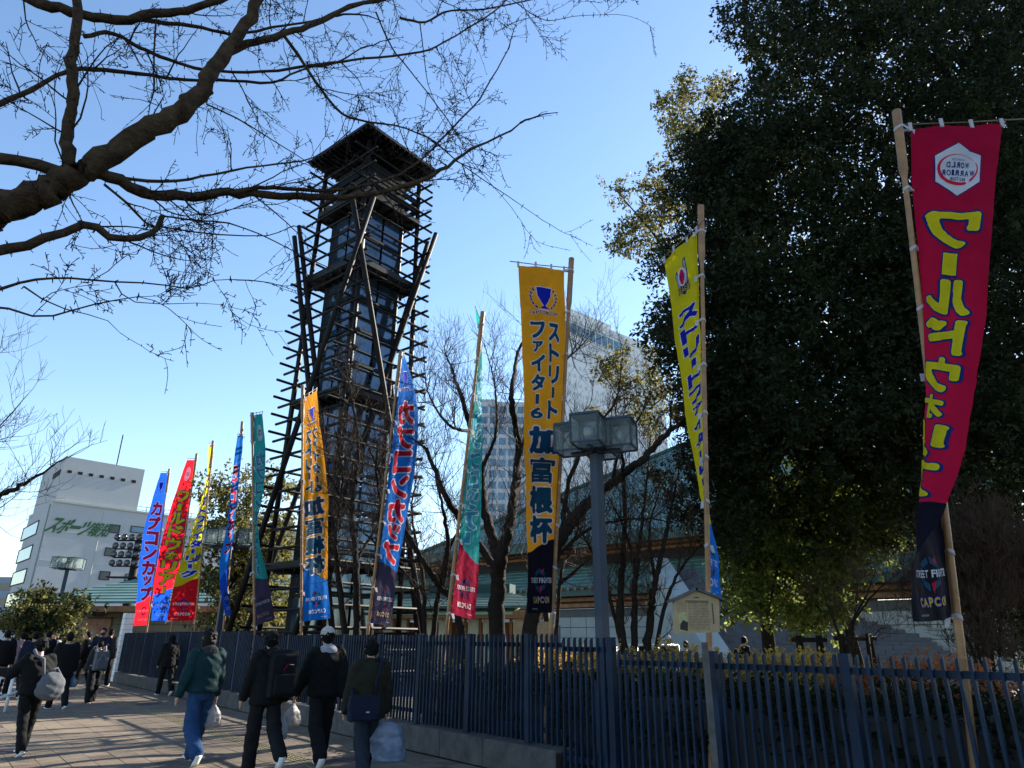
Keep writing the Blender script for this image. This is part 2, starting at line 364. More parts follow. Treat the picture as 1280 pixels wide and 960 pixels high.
# decks
def deck(z, h, hi, nm='deck'):
    b = MB(); P = [tcorner(k, h) for k in range(4)]; Q = [tcorner(k, hi) for k in range(4)]
    for k in range(4):
        k2 = (k + 1) % 4
        v = [P[k], P[k2], Q[k2], Q[k]]; v = [x + [0, 0, z] for x in v] + [x + [0, 0, z - 0.06] for x in v]
        b.add(v, [(0, 1, 2, 3), (7, 6, 5, 4), (0, 4, 5, 1), (2, 6, 7, 3), (1, 5, 6, 2), (0, 3, 7, 4)])
    b.build(nm, M['soffit'], tw)
    for k in range(4):
        b = MB(); b.bar(P[k] + [0, 0, z + 0.05], P[(k + 1) % 4] + [0, 0, z + 0.05], 0.10, 0.20); b.build('deck_beam', M['timber'], tw)
        for t in np.linspace(0.12, 0.88, 5):
            p = P[k] * (1 - t) + P[(k + 1) % 4] * t; q = Q[k] * (1 - t) + Q[(k + 1) % 4] * t
            b = MB(); b.bar(p + [0, 0, z - 0.11], q + [0, 0, z - 0.11], 0.07, 0.09); b.build('deck_joist', M['timber'], tw)
deck(13.55, half(13.5) + .12, SH); deck(8.9, half(9) + .05, SH); deck(3.6, half(3.6) + .05, SH); deck(16.35, half(16.4) + .05, 0.2)
# drum room rail + roof
for k in range(4):
    for z in (16.9, 17.3):
        b = MB(); b.bar(tcorner(k, 1.75) + [0, 0, z], tcorner(k + 1, 1.75) + [0, 0, z], 0.08, 0.20); b.build('drum_room_board', M['timber'], tw)
b = MB(); b.box((0, 0, 17.3), (0.9, 0.9, 0.9), [[math.cos(PH + .785), -math.sin(PH + .785), 0], [math.sin(PH + .785), math.cos(PH + .785), 0], [0, 0, 1]]); b.build('drum_room', M['timber'], tw)
zr = 18.75; hr = 2.5
b = MB(); P = [tcorner(k, hr) + [0, 0, zr] for k in range(4)]; P2 = [tcorner(k, hr) + [0, 0, zr + 0.12] for k in range(4)]
b.add(P + P2 + [np.array([0, 0, zr + 1.5])], [(3, 2, 1, 0), (0, 1, 5, 4), (1, 2, 6, 5), (2, 3, 7, 6), (3, 0, 4, 7), (4, 5, 8), (5, 6, 8), (6, 7, 8), (7, 4, 8)])
b.build('roof', M['timber'], tw)
for k in range(4):
    for t in np.linspace(0.04, 0.96, 15):
        p = tcorner(k, hr - .03) * (1 - t) + tcorner(k + 1, hr - .03) * t; q = p * 0.28
        d0 = _n(tcorner(k, 1) + tcorner(k + 1, 1)); q = p - d0 * min(p.dot(d0) - .05, (1 - abs(2 * t - 1)) * 1.8 + .05)
        b = MB(); b.bar(p + [0, 0, zr - 0.05], q + [0, 0, zr - 0.05], 0.06, 0.09); b.build('rafter', M['timber'], tw)

# ------------------------------------------------------------------ bare trees
def tubes_batch(paths, k=5):
    """paths: list of (pts Nx3, radii N) -> vertices, faces"""
    mb = MB()
    for P, R in paths: mb.tube(P, R, k, cap=True)
    return mb
def grow(paths, p, d, L, r, lvl, up=0.15, spread=0.8, kids=3, spur=0.0, rng=random, seg=None, drop=0.0):
    n = max(4, int(L / (seg or 0.18)))
    pts = [np.array(p)]; dd = _n(d)
    for i in range(n):
        dd = _n(dd + np.array([rng.gauss(0, .13), rng.gauss(0, .13), rng.gauss(0, .13) + up * 0.12 - drop * 0.1])); pts.append(pts[-1] + dd * L / n)
    rad = np.linspace(r, max(0.0022, r * 0.32), n + 1)
    paths.append((np.array(pts), rad, lvl))
    if spur > 0:
        q = 0.0
        for i in range(n):
            if rng.random() < spur:
                a = pts[i] + (pts[i + 1] - pts[i]) * rng.random(); v = np.array([rng.gauss(0, 1) for _ in range(3)]); t = _n(pts[i + 1] - pts[i]); v = _n(v - v.dot(t) * t + t * .5)
                sl_ = rng.uniform(.02, .045); paths.append((np.array([a, a + v * sl_ * .6, a + v * sl_]), np.array([.004, .0035, .003]), 9))
    if lvl <= 0: return
    for c in range(kids + rng.randint(-1, 1)):
        t = rng.uniform(0.25, 1.0); i = min(n - 1, int(t * n)); q = pts[i]
        tdir = _n(pts[i + 1] - pts[i]); v = np.array([rng.gauss(0, 1), rng.gauss(0, 1), rng.gauss(0, 1) + up]); v = _n(v - v.dot(tdir) * tdir)
        grow(paths, q, _n(tdir * (1 - spread * .5) + v * spread + np.array([0, 0, up * .5 - drop * .3])), L * rng.uniform(.45, .75), rad[i] * rng.uniform(.5, .7), lvl - 1, up, spread, kids, spur, rng, seg, drop)
def bare_tree(label, limbs, base, group=None, lvl=2, kids=5, every=0.5, L0=1.0, r0=0.012, up=0.6, rs=1.0, rmin=.0022, spur=0.0, name='bare_tree', bark='bark_dark', twm='twig', seg=0.2, drop=0.0, twig_from=0.25, seed=1, spread=.8):
    """limbs: list of (pixel polyline, Y0, Y1, r0, r1)"""
    rg = random.Random(seed)
    t = thing(name, label, 'tree', base, 0, group); base = np.array(base, float)
    trunk = MB(); paths = []
    for li, (poly, Y0, Y1, ra, rb) in enumerate(limbs):
        n0 = len(poly); W = []
        for i, q in enumerate(poly):
            Y = Y0 + (Y1 - Y0) * i / max(1, n0 - 1)
            W.append(at(q[0], q[1], Y) if len(q) == 2 else np.array(q, float))
        W = np.array(W); L = np.linalg.norm(np.diff(W, axis=0), axis=1).sum(); n = max(6, int(L / 0.12)); n = min(n, 90)
        P = cspline(W, n); jit = np.array([[rg.gauss(0, 1) for _ in range(3)] for _ in range(n)]) * min(.012, ra * .12); P = P + jit
        R = rs * np.linspace(ra, rb, n) * np.array([1 + rg.gauss(0, .045) for _ in range(n)])
        mb = MB(); kk = 18 if ra > .05 else 8; mb.tube(P - base, R, kk)
        if ra > .035:
            V = mb.v[0]; ctr = np.repeat(P - base, kk, axis=0); rr_ = np.repeat(R, kk); dv = V - ctr
            nz_ = np.array([noise.noise(Vector(v * 7)) * .16 + noise.noise(Vector((v[0] * 30, v[1] * 30, v[2] * 30))) * .07 for v in V]); mb.v[0] = ctr + dv * (1 + nz_)[:, None]
        mb.build('trunk' if ra > .09 else 'branch', M[bark], t, True)
        nk = int(L / every)
        for c in range(nk):
            u = rg.uniform(twig_from, 1.0); i = min(n - 2, int(u * n)); q = P[i]; td = _n(P[i + 1] - P[i]); v = np.array([rg.gauss(0, 1) for _ in range(3)]); v[2] += up; v = _n(v - v.dot(td) * td * .8)
            grow(paths, q, _n(td * .5 + v * spread), L0 * rg.uniform(.5, 1.2), min(r0, R[i] * .6), lvl, up, spread, kids, spur, rg, seg, drop)
        if spur > 0:
            for c in range(int(L / .07)):
                i = rg.randrange(n - 1); td = _n(P[i + 1] - P[i]); v = np.array([rg.gauss(0, 1) for _ in range(3)]); v = _n(v - v.dot(td) * td)
                if R[i] < .05: paths.append((np.array([P[i], P[i] + v * (R[i] + .015), P[i] + v * (R[i] + .03)]), np.array([.005, .004, .0035]), 9))
        if rb < .03: grow(paths, P[-1], _n(P[-1] - P[-2]), L0 * .8, rb * .95, min(lvl, 1), up, .6, kids, spur, rg, seg, drop)
    tw_ = MB()
    for P, R, lv in paths: tw_.tube(P - base, np.maximum(R, rmin), 4 if R[0] < .012 else 5, cap=False)
    o = tw_.build('twigs', M[twm], t, False, stuff=True)
    return t

# ------------------------------------------------------------------ banners
_gc = {}
def glyph(ch, off):
    k = (ch, off)
    if k in _gc: return _gc[k]
    c = bpy.data.curves.new('g', 'FONT'); c.body = 'l' if ch == '|' else ch; c.resolution_u = 4; c.offset = off
    o = bpy.data.objects.new('g', c); COL.objects.link(o); me = o.to_mesh()
    V = np.array([v.co[:] for v in me.vertices]); F = [tuple(p.vertices) for p in me.polygons]
    o.to_mesh_clear(); bpy.data.objects.remove(o); bpy.data.curves.remove(c)
    _gc[k] = (V, F); return _gc[k]
def bar_glyph(off, hh=1.0, ww=.22):
    e = off
    V = np.array([[-ww / 2 - e, -e, 0], [ww / 2 + e, -e, 0], [ww / 2 + e, hh + e, 0], [-ww / 2 - e, hh + e, 0]]); return V, [(0, 1, 2, 3)]
def cell(ch, cx, cy, wd, ht, off, bold):
    """glyph stretched to a cell centred (cx,cy), x right, y DOWN; returns V(2d),F"""
    if ch == '|':
        base = bar_glyph(0)[0]; V, F = bar_glyph(off); wd = wd * 0.26
    else:
        base = glyph(ch, bold)[0]; V, F = glyph(ch, bold + off)
    lo = base.min(0); hi = base.max(0); c = (lo + hi) / 2; sx = wd / (hi[0] - lo[0]); sy = ht / (hi[1] - lo[1])
    if off and ch != '|':     # keep the outline of even width
        pass
    return np.stack([cx + (V[:, 0] - c[0]) * sx, cy - (V[:, 1] - c[1]) * sy], 1), F
def poly2d(pts): return np.array(pts, float), [tuple(range(len(pts)))]

_sd = {}
GN = 52
def sdf(ch):
    """distance field of a glyph fitted to the unit square, on a grid with a margin"""
    if ch in _sd: return _sd[ch]
    mg = .22; ax = np.linspace(-mg, 1 + mg, GN); X, Y = np.meshgrid(ax, ax)
    if ch == '|': ins = (np.abs(X - .5) < .5) & (np.abs(Y - .5) < .5)
    else:
        V, F = glyph(ch, 0.0); V = V[:, :2]; V = (V - V.min(0)) / (V.max(0) - V.min(0)); ins = np.zeros(X.shape, bool)
        for f in F:
            for q in range(1, len(f) - 1):
                a, b_, c = V[f[0]], V[f[q]], V[f[q + 1]]
                d1 = (X - b_[0]) * (a[1] - b_[1]) - (a[0] - b_[0]) * (Y - b_[1]); d2 = (X - c[0]) * (b_[1] - c[1]) - (b_[0] - c[0]) * (Y - c[1]); d3 = (X - a[0]) * (c[1] - a[1]) - (c[0] - a[0]) * (Y - a[1])
                ins |= ((d1 >= 0) & (d2 >= 0) & (d3 >= 0)) | ((d1 <= 0) & (d2 <= 0) & (d3 <= 0))
    I = np.argwhere(ins); O = np.argwhere(~ins); D = np.zeros(X.shape); h = ax[1] - ax[0]
    ed = ins & ~(np.roll(ins, 1, 0) & np.roll(ins, -1, 0) & np.roll(ins, 1, 1) & np.roll(ins, -1, 1)); E = np.argwhere(ed).astype(float)
    G = np.indices(X.shape).reshape(2, -1).T.astype(float); dd = np.sqrt(((G[:, None, :] - E[None]) ** 2).sum(2)).min(1).reshape(X.shape) * h
    D = np.where(ins, dd + h * .5, -dd + h * .5)
    for _ in range(2): D[1:-1, 1:-1] = (D[1:-1, 1:-1] * 4 + D[:-2, 1:-1] + D[2:, 1:-1] + D[1:-1, :-2] + D[1:-1, 2:]) / 8
    _sd[ch] = (ax, D); return _sd[ch]
_sg = {}
def sglyph(ch, rad):
    """glyph outline dilated by rad as small polygons in the unit square (y up)"""
    k = (ch, round(rad, 4))
    if k in _sg: return _sg[k]
    ax, D = sdf(ch); f = D + rad; V = []; F = []; idx = {}
    def vt(key, x, y):
        if key not in idx: idx[key] = len(V); V.append((x, y))
        return idx[key]
    n = len(ax)
    for i in range(n - 1):
        for j in range(n - 1):
            c = [(i, j), (i, j + 1), (i + 1, j + 1), (i + 1, j)]; v = [f[q] for q in c]
            if max(v) <= 0: continue
            P = []
            for q in range(4):
                a, b_ = c[q], c[(q + 1) % 4]; va, vb = v[q], v[(q + 1) % 4]
                if va > 0: P.append(vt(a, ax[a[1]], ax[a[0]]))
                if (va > 0) != (vb > 0):
                    t = va / (va - vb); kk = (min(a, b_), max(a, b_)); P.append(vt(kk, ax[a[1]] + (ax[b_[1]] - ax[a[1]]) * t, ax[a[0]] + (ax[b_[0]] - ax[a[0]]) * t))
            if len(P) >= 3: F.append(tuple(P))
    _sg[k] = (np.array(V), F); return _sg[k]
def scell(ch, cx, cy, wd, ht, rad):
    V, F = sglyph(ch, rad)
    if ch == '|': wd = wd * .30
    return np.stack([cx + (V[:, 0] - .5) * wd, cy - (V[:, 1] - .5) * ht], 1), F

class Cloth:
    def __init__(s, A, Fr, Mid, Y, W, sg, seed, bow=0.05, H=None, fold=0.017):
        NU, NV = 20, 90; s.NU, s.NV = NU, NV
        A = resample(A, NV + 1); Fr = resample(Fr, NV + 1); Md = resample(Mid, NV + 1) if Mid else None
        G = np.zeros((NV + 1, NU + 1, 3)); rg = random.Random(seed); ph = [rg.uniform(0, 6.28) for _ in range(6)]
        for i in range(NV + 1):
            a = at(A[i][0], A[i][1], Y); f0 = at(Fr[i][0], Fr[i][1], Y); wx = np.linalg.norm(a - f0)
            dY = sg * math.sqrt(max(0.0, W * W - wx * wx)); f = at(Fr[i][0], Fr[i][1], Y + dY)
            if Md is not None: md = at(Md[i][0], Md[i][1], Y + dY * 0.5 - sg * 0.0)
            else: md = (a + f) / 2
            hd = f - a; hd[2] = 0; nn = _n(np.array([hd[1], -hd[0], 0]) + 1e-9)
            v = i / NV
            for j in range(NU + 1):
                u = j / NU
                p = a * (1 - u) * (1 - 2 * u) + md * 4 * u * (1 - u) + f * u * (2 * u - 1)
                k = bow * math.sin(math.pi * u) * math.sin(v * 5 + ph[0]) + fold * math.sin(u * 11 + v * 3 + ph[1]) * (0.4 + .6 * abs(math.sin(v * 4 + ph[2]))) \
                    + fold * .5 * math.sin(u * 5 - v * 26 + ph[3]) * u + fold * .35 * math.sin(u * 23 + v * 14 + ph[4])
                k += 0.010 * noise.noise(Vector((u * 7 + v * 9, v * 34 - u * 6, seed))) + .006 * math.exp(-u * 7) * math.sin(v * 8 * 6.283 + u * 10)
                G[i, j] = p + nn * k
        s.G = G; s.L = np.linalg.norm(np.diff(G[:, NU // 2], axis=0), axis=1).sum(); s.W = W
        du = np.gradient(G, axis=1); dv = np.gradient(G, axis=0); N = np.cross(du, dv); N /= np.linalg.norm(N, axis=2)[:, :, None] + 1e-12
        s.N = N
    def S(s, u, v, off=0.0, face=None):
        u = np.clip(u, 0, 1) * s.NU; v = np.clip(v, 0, 1) * s.NV; i = np.minimum(v.astype(int), s.NV - 1); j = np.minimum(u.astype(int), s.NU - 1); a = (u - j)[:, None]; bb = (v - i)[:, None]
        def bl(G): return (G[i, j] * (1 - a) + G[i, j + 1] * a) * (1 - bb) + (G[i + 1, j] * (1 - a) + G[i + 1, j + 1] * a) * bb
        P = bl(s.G)
        if off:
            N = bl(s.N); sd = np.sign(np.einsum('ij,ij->i', N, CAMP - P)); sd[sd == 0] = 1; P = P + N * (sd * off)[:, None]
        return P

def cloth_mesh_2d(cl, pieces, off, name, m, parent, step=0.07, cut=True):
    """pieces: list of (V2 in metres from reading-left/top, F) laid on the cloth"""
    bm = bmesh.new()
    for V, F in pieces:
        vs = [bm.verts.new((x, y, 0)) for x, y in V]
        for f in F:
            try: bm.faces.new([vs[i] for i in f])
            except ValueError: pass
    if not bm.verts: bm.free(); return None
    ys = [v.co.y for v in bm.verts]; xs = [v.co.x for v in bm.verts]
    for lo, hi, ax in (((min(ys), max(ys), 1), (min(xs), max(xs), 0)) if cut else ()):
        q = math.ceil(lo / step) * step
        while q < hi:
            co_ = [0, 0, 0]; no = [0, 0, 0]; co_[ax] = q; no[ax] = 1
            bmesh.ops.bisect_plane(bm, geom=bm.verts[:] + bm.edges[:] + bm.faces[:], plane_co=co_, plane_no=no, dist=1e-5); q += step
    X = np.array([v.co.x for v in bm.verts]); Yv = np.array([v.co.y for v in bm.verts])
    P = cl.S(1 - X / cl.W, Yv / cl.L, off)
    org = np.array(parent.location)
    for v, p in zip(bm.verts, P): v.co = Vector(p - org)
    me = bpy.data.meshes.new(name); bm.to_mesh(me); bm.free(); me.materials.append(m)
    return link(bpy.data.objects.new(name, me), parent)

def clothmat(name, col, tr=0.62): return mat(name, col, 0.85, 0.14, 2.0, 0.9, 9, trans=tr, spec=0.06)
CM_ = {'red': clothmat('red_cloth', (0.62, 0.012, 0.022)), 'crimson': clothmat('crimson_cloth', (0.42, 0.008, 0.045)), 'blue': clothmat('blue_cloth', (0.010, 0.07, 0.48)),
       'sky': clothmat('azure_cloth', (0.012, 0.17, 0.62)), 'yellow': clothmat('yellow_cloth', (0.60, 0.50, 0.015)), 'orange': clothmat('orange_cloth', (0.78, 0.30, 0.015)),
       'teal': clothmat('teal_cloth', (0.025, 0.31, 0.30)), 'purple': clothmat('dark_purple_cloth', (0.055, 0.045, 0.085)), 'black': clothmat('black_cloth', (0.006, 0.005, 0.011), 0.2)}
PR = {'white': clothmat('white_print', (0.72, 0.72, 0.78), .45), 'navy': clothmat('navy_print_ink', (0.012, 0.02, 0.12), .2), 'royal': clothmat('royal_print', (0.01, 0.02, 0.36), .3), 'petrol': clothmat('petrol_print', (0.01, 0.065, 0.13), .3),
      'yellow': clothmat('yellow_print', (0.72, 0.58, 0.015), .45), 'red': clothmat('red_print', (0.62, 0.02, 0.06), .45), 'cyan': clothmat('cyan_print', (0.06, 0.42, 0.62), .45), 'grey': clothmat('grey_print', (0.36, 0.38, 0.42), .4), 'gold': clothmat('gold_print', (0.62, 0.42, 0.05), .4)}

def banner(label, pole_top, pole_low, attach, free, mid, ycloth, edge, cols, text, tcol, ocol, sg, W=0.85, ext=0.55, seed=1, badge=None, thick=True, twocol=False, t0=0.17, t1=0.80, wd=.68, boundary=(0.83, 0.79), foot_txt='white', fsc=1.0, inside=0.45, footcol=None):
    """text is laid top to bottom; boundary = v of the colour change at attached / free edge"""
    # depth: pole stands just inside the fence
    r = ray(*pole_low); nrm = FN; t = ((FA + FN * (0.36 + inside)) - CAMP).dot(nrm) / r.dot(nrm); Y = (CAMP + r * t)[1]
    a = at(*pole_low, Y); c = at(*pole_top, Y); foot_ = a + (a - c) * (a[2] / (c[2] - a[2])); foot_[2] = 0
    th = thing('banner_flag', label, 'banner', foot_, 0, 'tall festival banners along the fence')
    org = foot_
    # curved pole follows the attached edge a little
    n = 46; P = np.array([foot_ + (c - foot_) * q for q in np.linspace(0, 1, n)])
    H = c[2]; R = np.linspace(0.036, 0.026, n)
    if thick: R[int(n * .87):] = 0.047
    R2 = R.copy(); R2[::3] *= 1.13
    b = MB(); pts = []; rr = []
    for i in range(n):
        pts.append(P[i]); rr.append(R[i])
        if i % 3 == 0 and i < n - 1:
            e = (P[i + 1] - P[i]) * .06; pts += [P[i] + e, P[i] + 2 * e, P[i] + 3 * e]; rr += [R[i] * 1.09, R[i] * .93, R[i]]
    b.tube(np.array(pts) - org, np.array(rr), 12); pole = b.build('pole', M['bamboo'], th, True)
    cl = Cloth(attach, free, mid, Y, W, sg, seed)
    # cloth grid with the colour boundary
    NU, NV = 16, 84; nb = int(NV * .8); b = MB(); V = []; U = []; mi = []
    ul = np.linspace(0, 1, NU + 1)
    for i in range(NV + 1):
        for u in ul:
            vb = boundary[0] + (boundary[1] - boundary[0]) * (0.5 - 0.5 * math.cos(math.pi * u))
            v = vb * i / nb if i <= nb else vb + (1 - vb) * (i - nb) / (NV - nb)
            U.append(u); V.append(v)
    Pv = cl.S(np.array(U), np.array(V)); F = []
    for i in range(NV):
        for j in range(NU): F.append((i * (NU + 1) + j, i * (NU + 1) + j + 1, (i + 1) * (NU + 1) + j + 1, (i + 1) * (NU + 1) + j)); mi.append(0 if i < nb else 1)
    b.add(Pv - org, F); co_ = b.build('cloth', [CM_[cols[0]], CM_[cols[1]]], th, True)
    co_.data.polygons.foreach_set('material_index', mi)
    # crossbar from pole through the top edge
    p0 = cl.G[0, 0]; p1 = cl.G[0, -1]; dr = _n(p1 - p0); up = np.array([0, 0, .07]); cb0 = c + (P[-4] - c); cb0 = p0 + up - dr * 0.16; cb1 = p1 + up + dr * (ext - .3)
    b = MB(); b.tube([cb0 - org, (cb0 + cb1) / 2 - org + [0, 0, -.01], cb1 - org], 0.008, 6); b.build('crossbar', M['bamboo_dark'], th, True)
    for k in range(4):       # top loops
        q = cl.G[0, int(k * cl.NU / 3)]; b = MB(); b.add([q - dr * .018 - [0, 0, .03] - org, q + dr * .018 - [0, 0, .03] - org, q + dr * .02 + up * 1.15 - org, q - dr * .02 + up * 1.15 - org,
              q - dr * .018 - [0, .012, .03] - org, q + dr * .018 - [0, .012, .03] - org, q + dr * .02 + up * 1.15 - [0, .016, 0] - org, q - dr * .02 + up * 1.15 - [0, .016, 0] - org], [(0, 1, 2, 3), (4, 7, 6, 5), (0, 3, 7, 4), (1, 5, 6, 2), (2, 6, 7, 3)])
        b.build('tie', M['tie'], th)
    nt_ = 8
    for k in range(nt_ + 1):     # ties on the pole
        q = cl.G[int(k / nt_ * cl.NV), 0]; z = q[2] + 0.02; tt = (z - foot_[2]) / (c[2] - foot_[2]); pp = foot_ + (c - foot_) * tt; rad = float(np.interp(tt, np.linspace(0, 1, n), R)) + .006
        b = MB(); ring = []
        sg_ = random.uniform(-.02, .02)
        m_ = 14; vv = []; ff = []
        dn = _n(np.array([q[0] - pp[0], q[1] - pp[1], 0]) + 1e-6); pe = np.array([-dn[1], dn[0], 0])
        loop = [q - pe * .004] + [pp + (dn * math.cos(a_) + pe * math.sin(a_)) * rad + np.array([0, 0, -.012 + .02 * math.cos(a_)]) for a_ in np.linspace(-1.2, -5.08, 9)] + [q + pe * .004]
        hw = .016
        for x in loop: vv += [x - [0, 0, hw + .004], x + [0, 0, hw]]
        for i in range(len(loop) - 1): ff.append((2 * i, 2 * i + 2, 2 * i + 3, 2 * i + 1))
        b.add(np.array(vv) - org, ff)
        tl = q + dn * .015 + pe * sg_; b.add(np.array([q, q + dn * .05, tl + dn * .05 - [0, 0, .09], tl - [0, 0, .085] + dn * .015]) - org - pe * .006, [(0, 1, 2, 3)])
        b.build('tie', M['tie'], th)
    # lettering
    L = cl.L; Wd = W
    base = []; outl = []; OF = 0.060; BO = 0.060
    def col(txt, xc, wd, y0, y1, gap=0.012):
        k = len(txt); wts = [.72 if ch in 'ァォッ6' else (.7 if ch == '|' else 1.0) for ch in txt]; tot = sum(wts); y = y0 * L
        for ch, wt in zip(txt, wts):
            hh = (y1 - y0) * L * wt / tot; w2 = wd * (.72 if ch in 'ァォッ' else 1.0)
            bo = BO * (.4 if ch == '富' else .95 if ch in '加根杯' else 1); gh = (hh - gap * 2 - .03) * .93; base.append(scell(ch, xc, y + hh / 2, w2 * .92, gh, bo if ch != '|' else .01)); outl.append(scell(ch, xc, y + hh / 2, w2 * .92, gh, bo + OF * (1.3 if ch in 'ァォッ' else 1))); y += hh
    if twocol:
        col('ストリ|ト', Wd * .72, Wd * .28, .155, .44); col('ファイタ|6', Wd * .34, Wd * .28, .155, .44); col('加富根杯', Wd * .53, Wd * .76, .455, .80)
    else: col(text, Wd * .52, Wd * wd, t0, t1)
    cloth_mesh_2d(cl, outl, 0.004, 'lettering_outline', PR[ocol], th, cut=False); cloth_mesh_2d(cl, base, 0.008, 'lettering', PR[tcol], th, cut=False)
    def line(s_, xc, yc, wd, ht, colr, off=0.008, bo=.02, ol=None):
        pcs = []; ocs = []
        k = len(s_); x = xc - wd / 2
        wts = [(.5 if ch in 'I1' else (.35 if ch == ' ' else 1.0)) for ch in s_]; tot = sum(wts)
        for ch, wt in zip(s_, wts):
            cw = wd * wt / tot
            if ch != ' ':
                pcs.append(cell(ch, x + cw / 2, yc, cw * .80, ht, 0, bo)); ocs.append(cell(ch, x + cw / 2, yc, cw * .80, ht, .07, bo))
            x += cw
        if ol: cloth_mesh_2d(cl, ocs, off - .003, 'lettering_outline', PR[ol], th)
        cloth_mesh_2d(cl, pcs, off, 'lettering', PR[colr], th)
    yl = L
    # bottom marks: hexagon burst + STREET FIGHTER, CAPCOM
    hx = []
    for k in range(6):
        a0 = math.radians(60 * k + 30 + 4); a1 = math.radians(60 * k + 90 - 4)
        hx.append(poly2d([(Wd * .5 + .17 * math.cos(a0), yl * .905 + .20 * math.sin(a0)), (Wd * .5 + .17 * math.cos(a1), yl * .905 + .20 * math.sin(a1)), (Wd * .5 + .11 * math.cos(a1), yl * .905 + .12 * math.sin(a1)), (Wd * .5 + .11 * math.cos(a0), yl * .905 + .12 * math.sin(a0))]))
    cloth_mesh_2d(cl, hx, 0.004, 'emblem', PR['navy' if cols[1] in ('crimson', 'red') else 'petrol'], th)
    hot = [poly2d([(Wd * .55, yl * .878), (Wd * .63, yl * .870), (Wd * .60, yl * .885)]), poly2d([(Wd * .50, yl * .925), (Wd * .56, yl * .920), (Wd * .53, yl * .945)])]
    cloth_mesh_2d(cl, hot, 0.006, 'emblem', PR['red'], th)
    line('STREET FIGHTER', Wd * .5, yl * .905, Wd * .82, .085, foot_txt if foot_txt else 'white', 0.009, .03)
    line('CAPCOM', Wd * .5, yl * .962, Wd * .62, .105, 'gold' if cols[1] in ('black', 'purple') else 'white', 0.009, .04, ol='royal' if cols[1] in ('black', 'purple') else None)
    line('©CAPCOM', Wd * .24, yl * .988, Wd * .26, .022, 'white', 0.008, .0)
    # badge at the top
    cx, cy = Wd * .5, yl * .088
    if badge == 'shield':
        sh = [(-.14, -.15), (.14, -.15), (.125, -.02), (.06, .09), (.015, .14), (.10, .19), (-.10, .19), (-.015, .14), (-.06, .09), (-.125, -.02)]
        cloth_mesh_2d(cl, [poly2d([(cx + x * 1.1, cy + y * 1.1) for x, y in sh])], .004, 'emblem', PR['white'], th)
        cloth_mesh_2d(cl, [poly2d([(cx + x, cy + y) for x, y in sh])], .008, 'emblem', PR['royal'], th)
        lv = []; lw = []
        for sd in (-1, 1):
            for k in range(6):
                a0 = math.radians(95 - k * 27); px_, py_ = cx + sd * (.06 + .155 * math.sin(math.radians(20 + k * 24)) + .03), cy + .16 - k * .055
                for lst, g in ((lv, 1.0), (lw, 1.35)):
                    d1 = np.array([sd * .6, -.8]); d1 /= np.linalg.norm(d1); e1 = np.array([-d1[1], d1[0]]); q = np.array([px_, py_])
                    lst.append(poly2d([tuple(q - d1 * .04 * g), tuple(q + e1 * .018 * g), tuple(q + d1 * .045 * g), tuple(q - e1 * .018 * g)]))
        cloth_mesh_2d(cl, lw, .004, 'emblem', PR['white'], th); cloth_mesh_2d(cl, lv, .008, 'emblem', PR['navy'], th)
        line('CAPCOM CUP', cx, cy + .25, Wd * .66, .05, 'navy', .009, .02, ol='white')
    elif badge == 'hex':
        def hexa(r): return poly2d([(cx + r * 1.0 * math.cos(math.radians(60 * k + 30)), cy + r * 1.12 * math.sin(math.radians(60 * k + 30))) for k in range(6)])
        cloth_mesh_2d(cl, [hexa(.275)], .003, 'emblem', PR['navy'], th); cloth_mesh_2d(cl, [hexa(.262)], .006, 'emblem', PR['white'], th)
        rg_ = []
        for k in range(36):
            a0, a1 = 2 * math.pi * k / 36, 2 * math.pi * (k + 1) / 36; e = .010 + .008 * math.sin(a0 * 1.0 + .6)
            rg_.append(poly2d([(cx + (.200 + e) * math.cos(a0), cy + (.165 + e) * math.sin(a0)), (cx + (.200 + e) * math.cos(a1), cy + (.165 + e) * math.sin(a1)), (cx + (.200 - e) * math.cos(a1), cy + (.165 - e) * math.sin(a1)), (cx + (.200 - e) * math.cos(a0), cy + (.165 - e) * math.sin(a0))]))
        cloth_mesh_2d(cl, rg_, .008, 'emblem', PR['red'], th)
        line('WORLD', cx, cy - .045, .25, .065, 'navy', .010, .03); line('WARRIOR', cx, cy + .045, .36, .065, 'navy', .010, .03); line('PRO TOUR', cx, cy + .115, .17, .038, 'navy', .010, .02)
        line('CAPCOM', cx, cy - .105, .13, .02, 'navy', .010, .0)
    elif badge == 'league':
        cloth_mesh_2d(cl, [poly2d([(cx - .20, cy - .10), (cx - .12, cy - .13), (cx - .03, cy + .0), (cx + .03, cy + .0), (cx + .04, cy - .22), (cx + .10, cy - .25), (cx + .14, cy + .12), (cx + .02, cy + .24), (cx - .10, cy + .16)])], .003, 'emblem', PR['navy'], th)
        cloth_mesh_2d(cl, [poly2d([(cx - .175, cy - .09), (cx - .13, cy - .11), (cx - .05, cy + .03), (cx - .06, cy + .15), (cx - .11, cy + .10)]), poly2d([(cx + .055, cy - .2), (cx + .09, cy - .22), (cx + .12, cy + .08), (cx + .07, cy + .12)])], .006, 'emblem', PR['grey'], th)
        el = lambda rx, ry, dy=0: poly2d([(cx + rx * math.cos(2 * math.pi * k / 20), cy + dy + ry * math.sin(2 * math.pi * k / 20)) for k in range(20)])
        cloth_mesh_2d(cl, [el(.095, .125, -.01)], .009, 'emblem', PR['white'], th); cloth_mesh_2d(cl, [el(.055, .10, -.01)], .011, 'emblem', PR['red'], th)
        line('JAPAN', cx, cy - .01, .13, .05, 'royal', .013, .02)
        line('LEAGUE', cx + .01, cy + .16, .28, .07, 'gold', .010, .03, ol='navy')
    elif badge == 'tour':
        ep = [(cx + .17 * math.cos(2 * math.pi * k / 8 + .39), cy + .25 * math.sin(2 * math.pi * k / 8 + .39)) for k in range(8)]
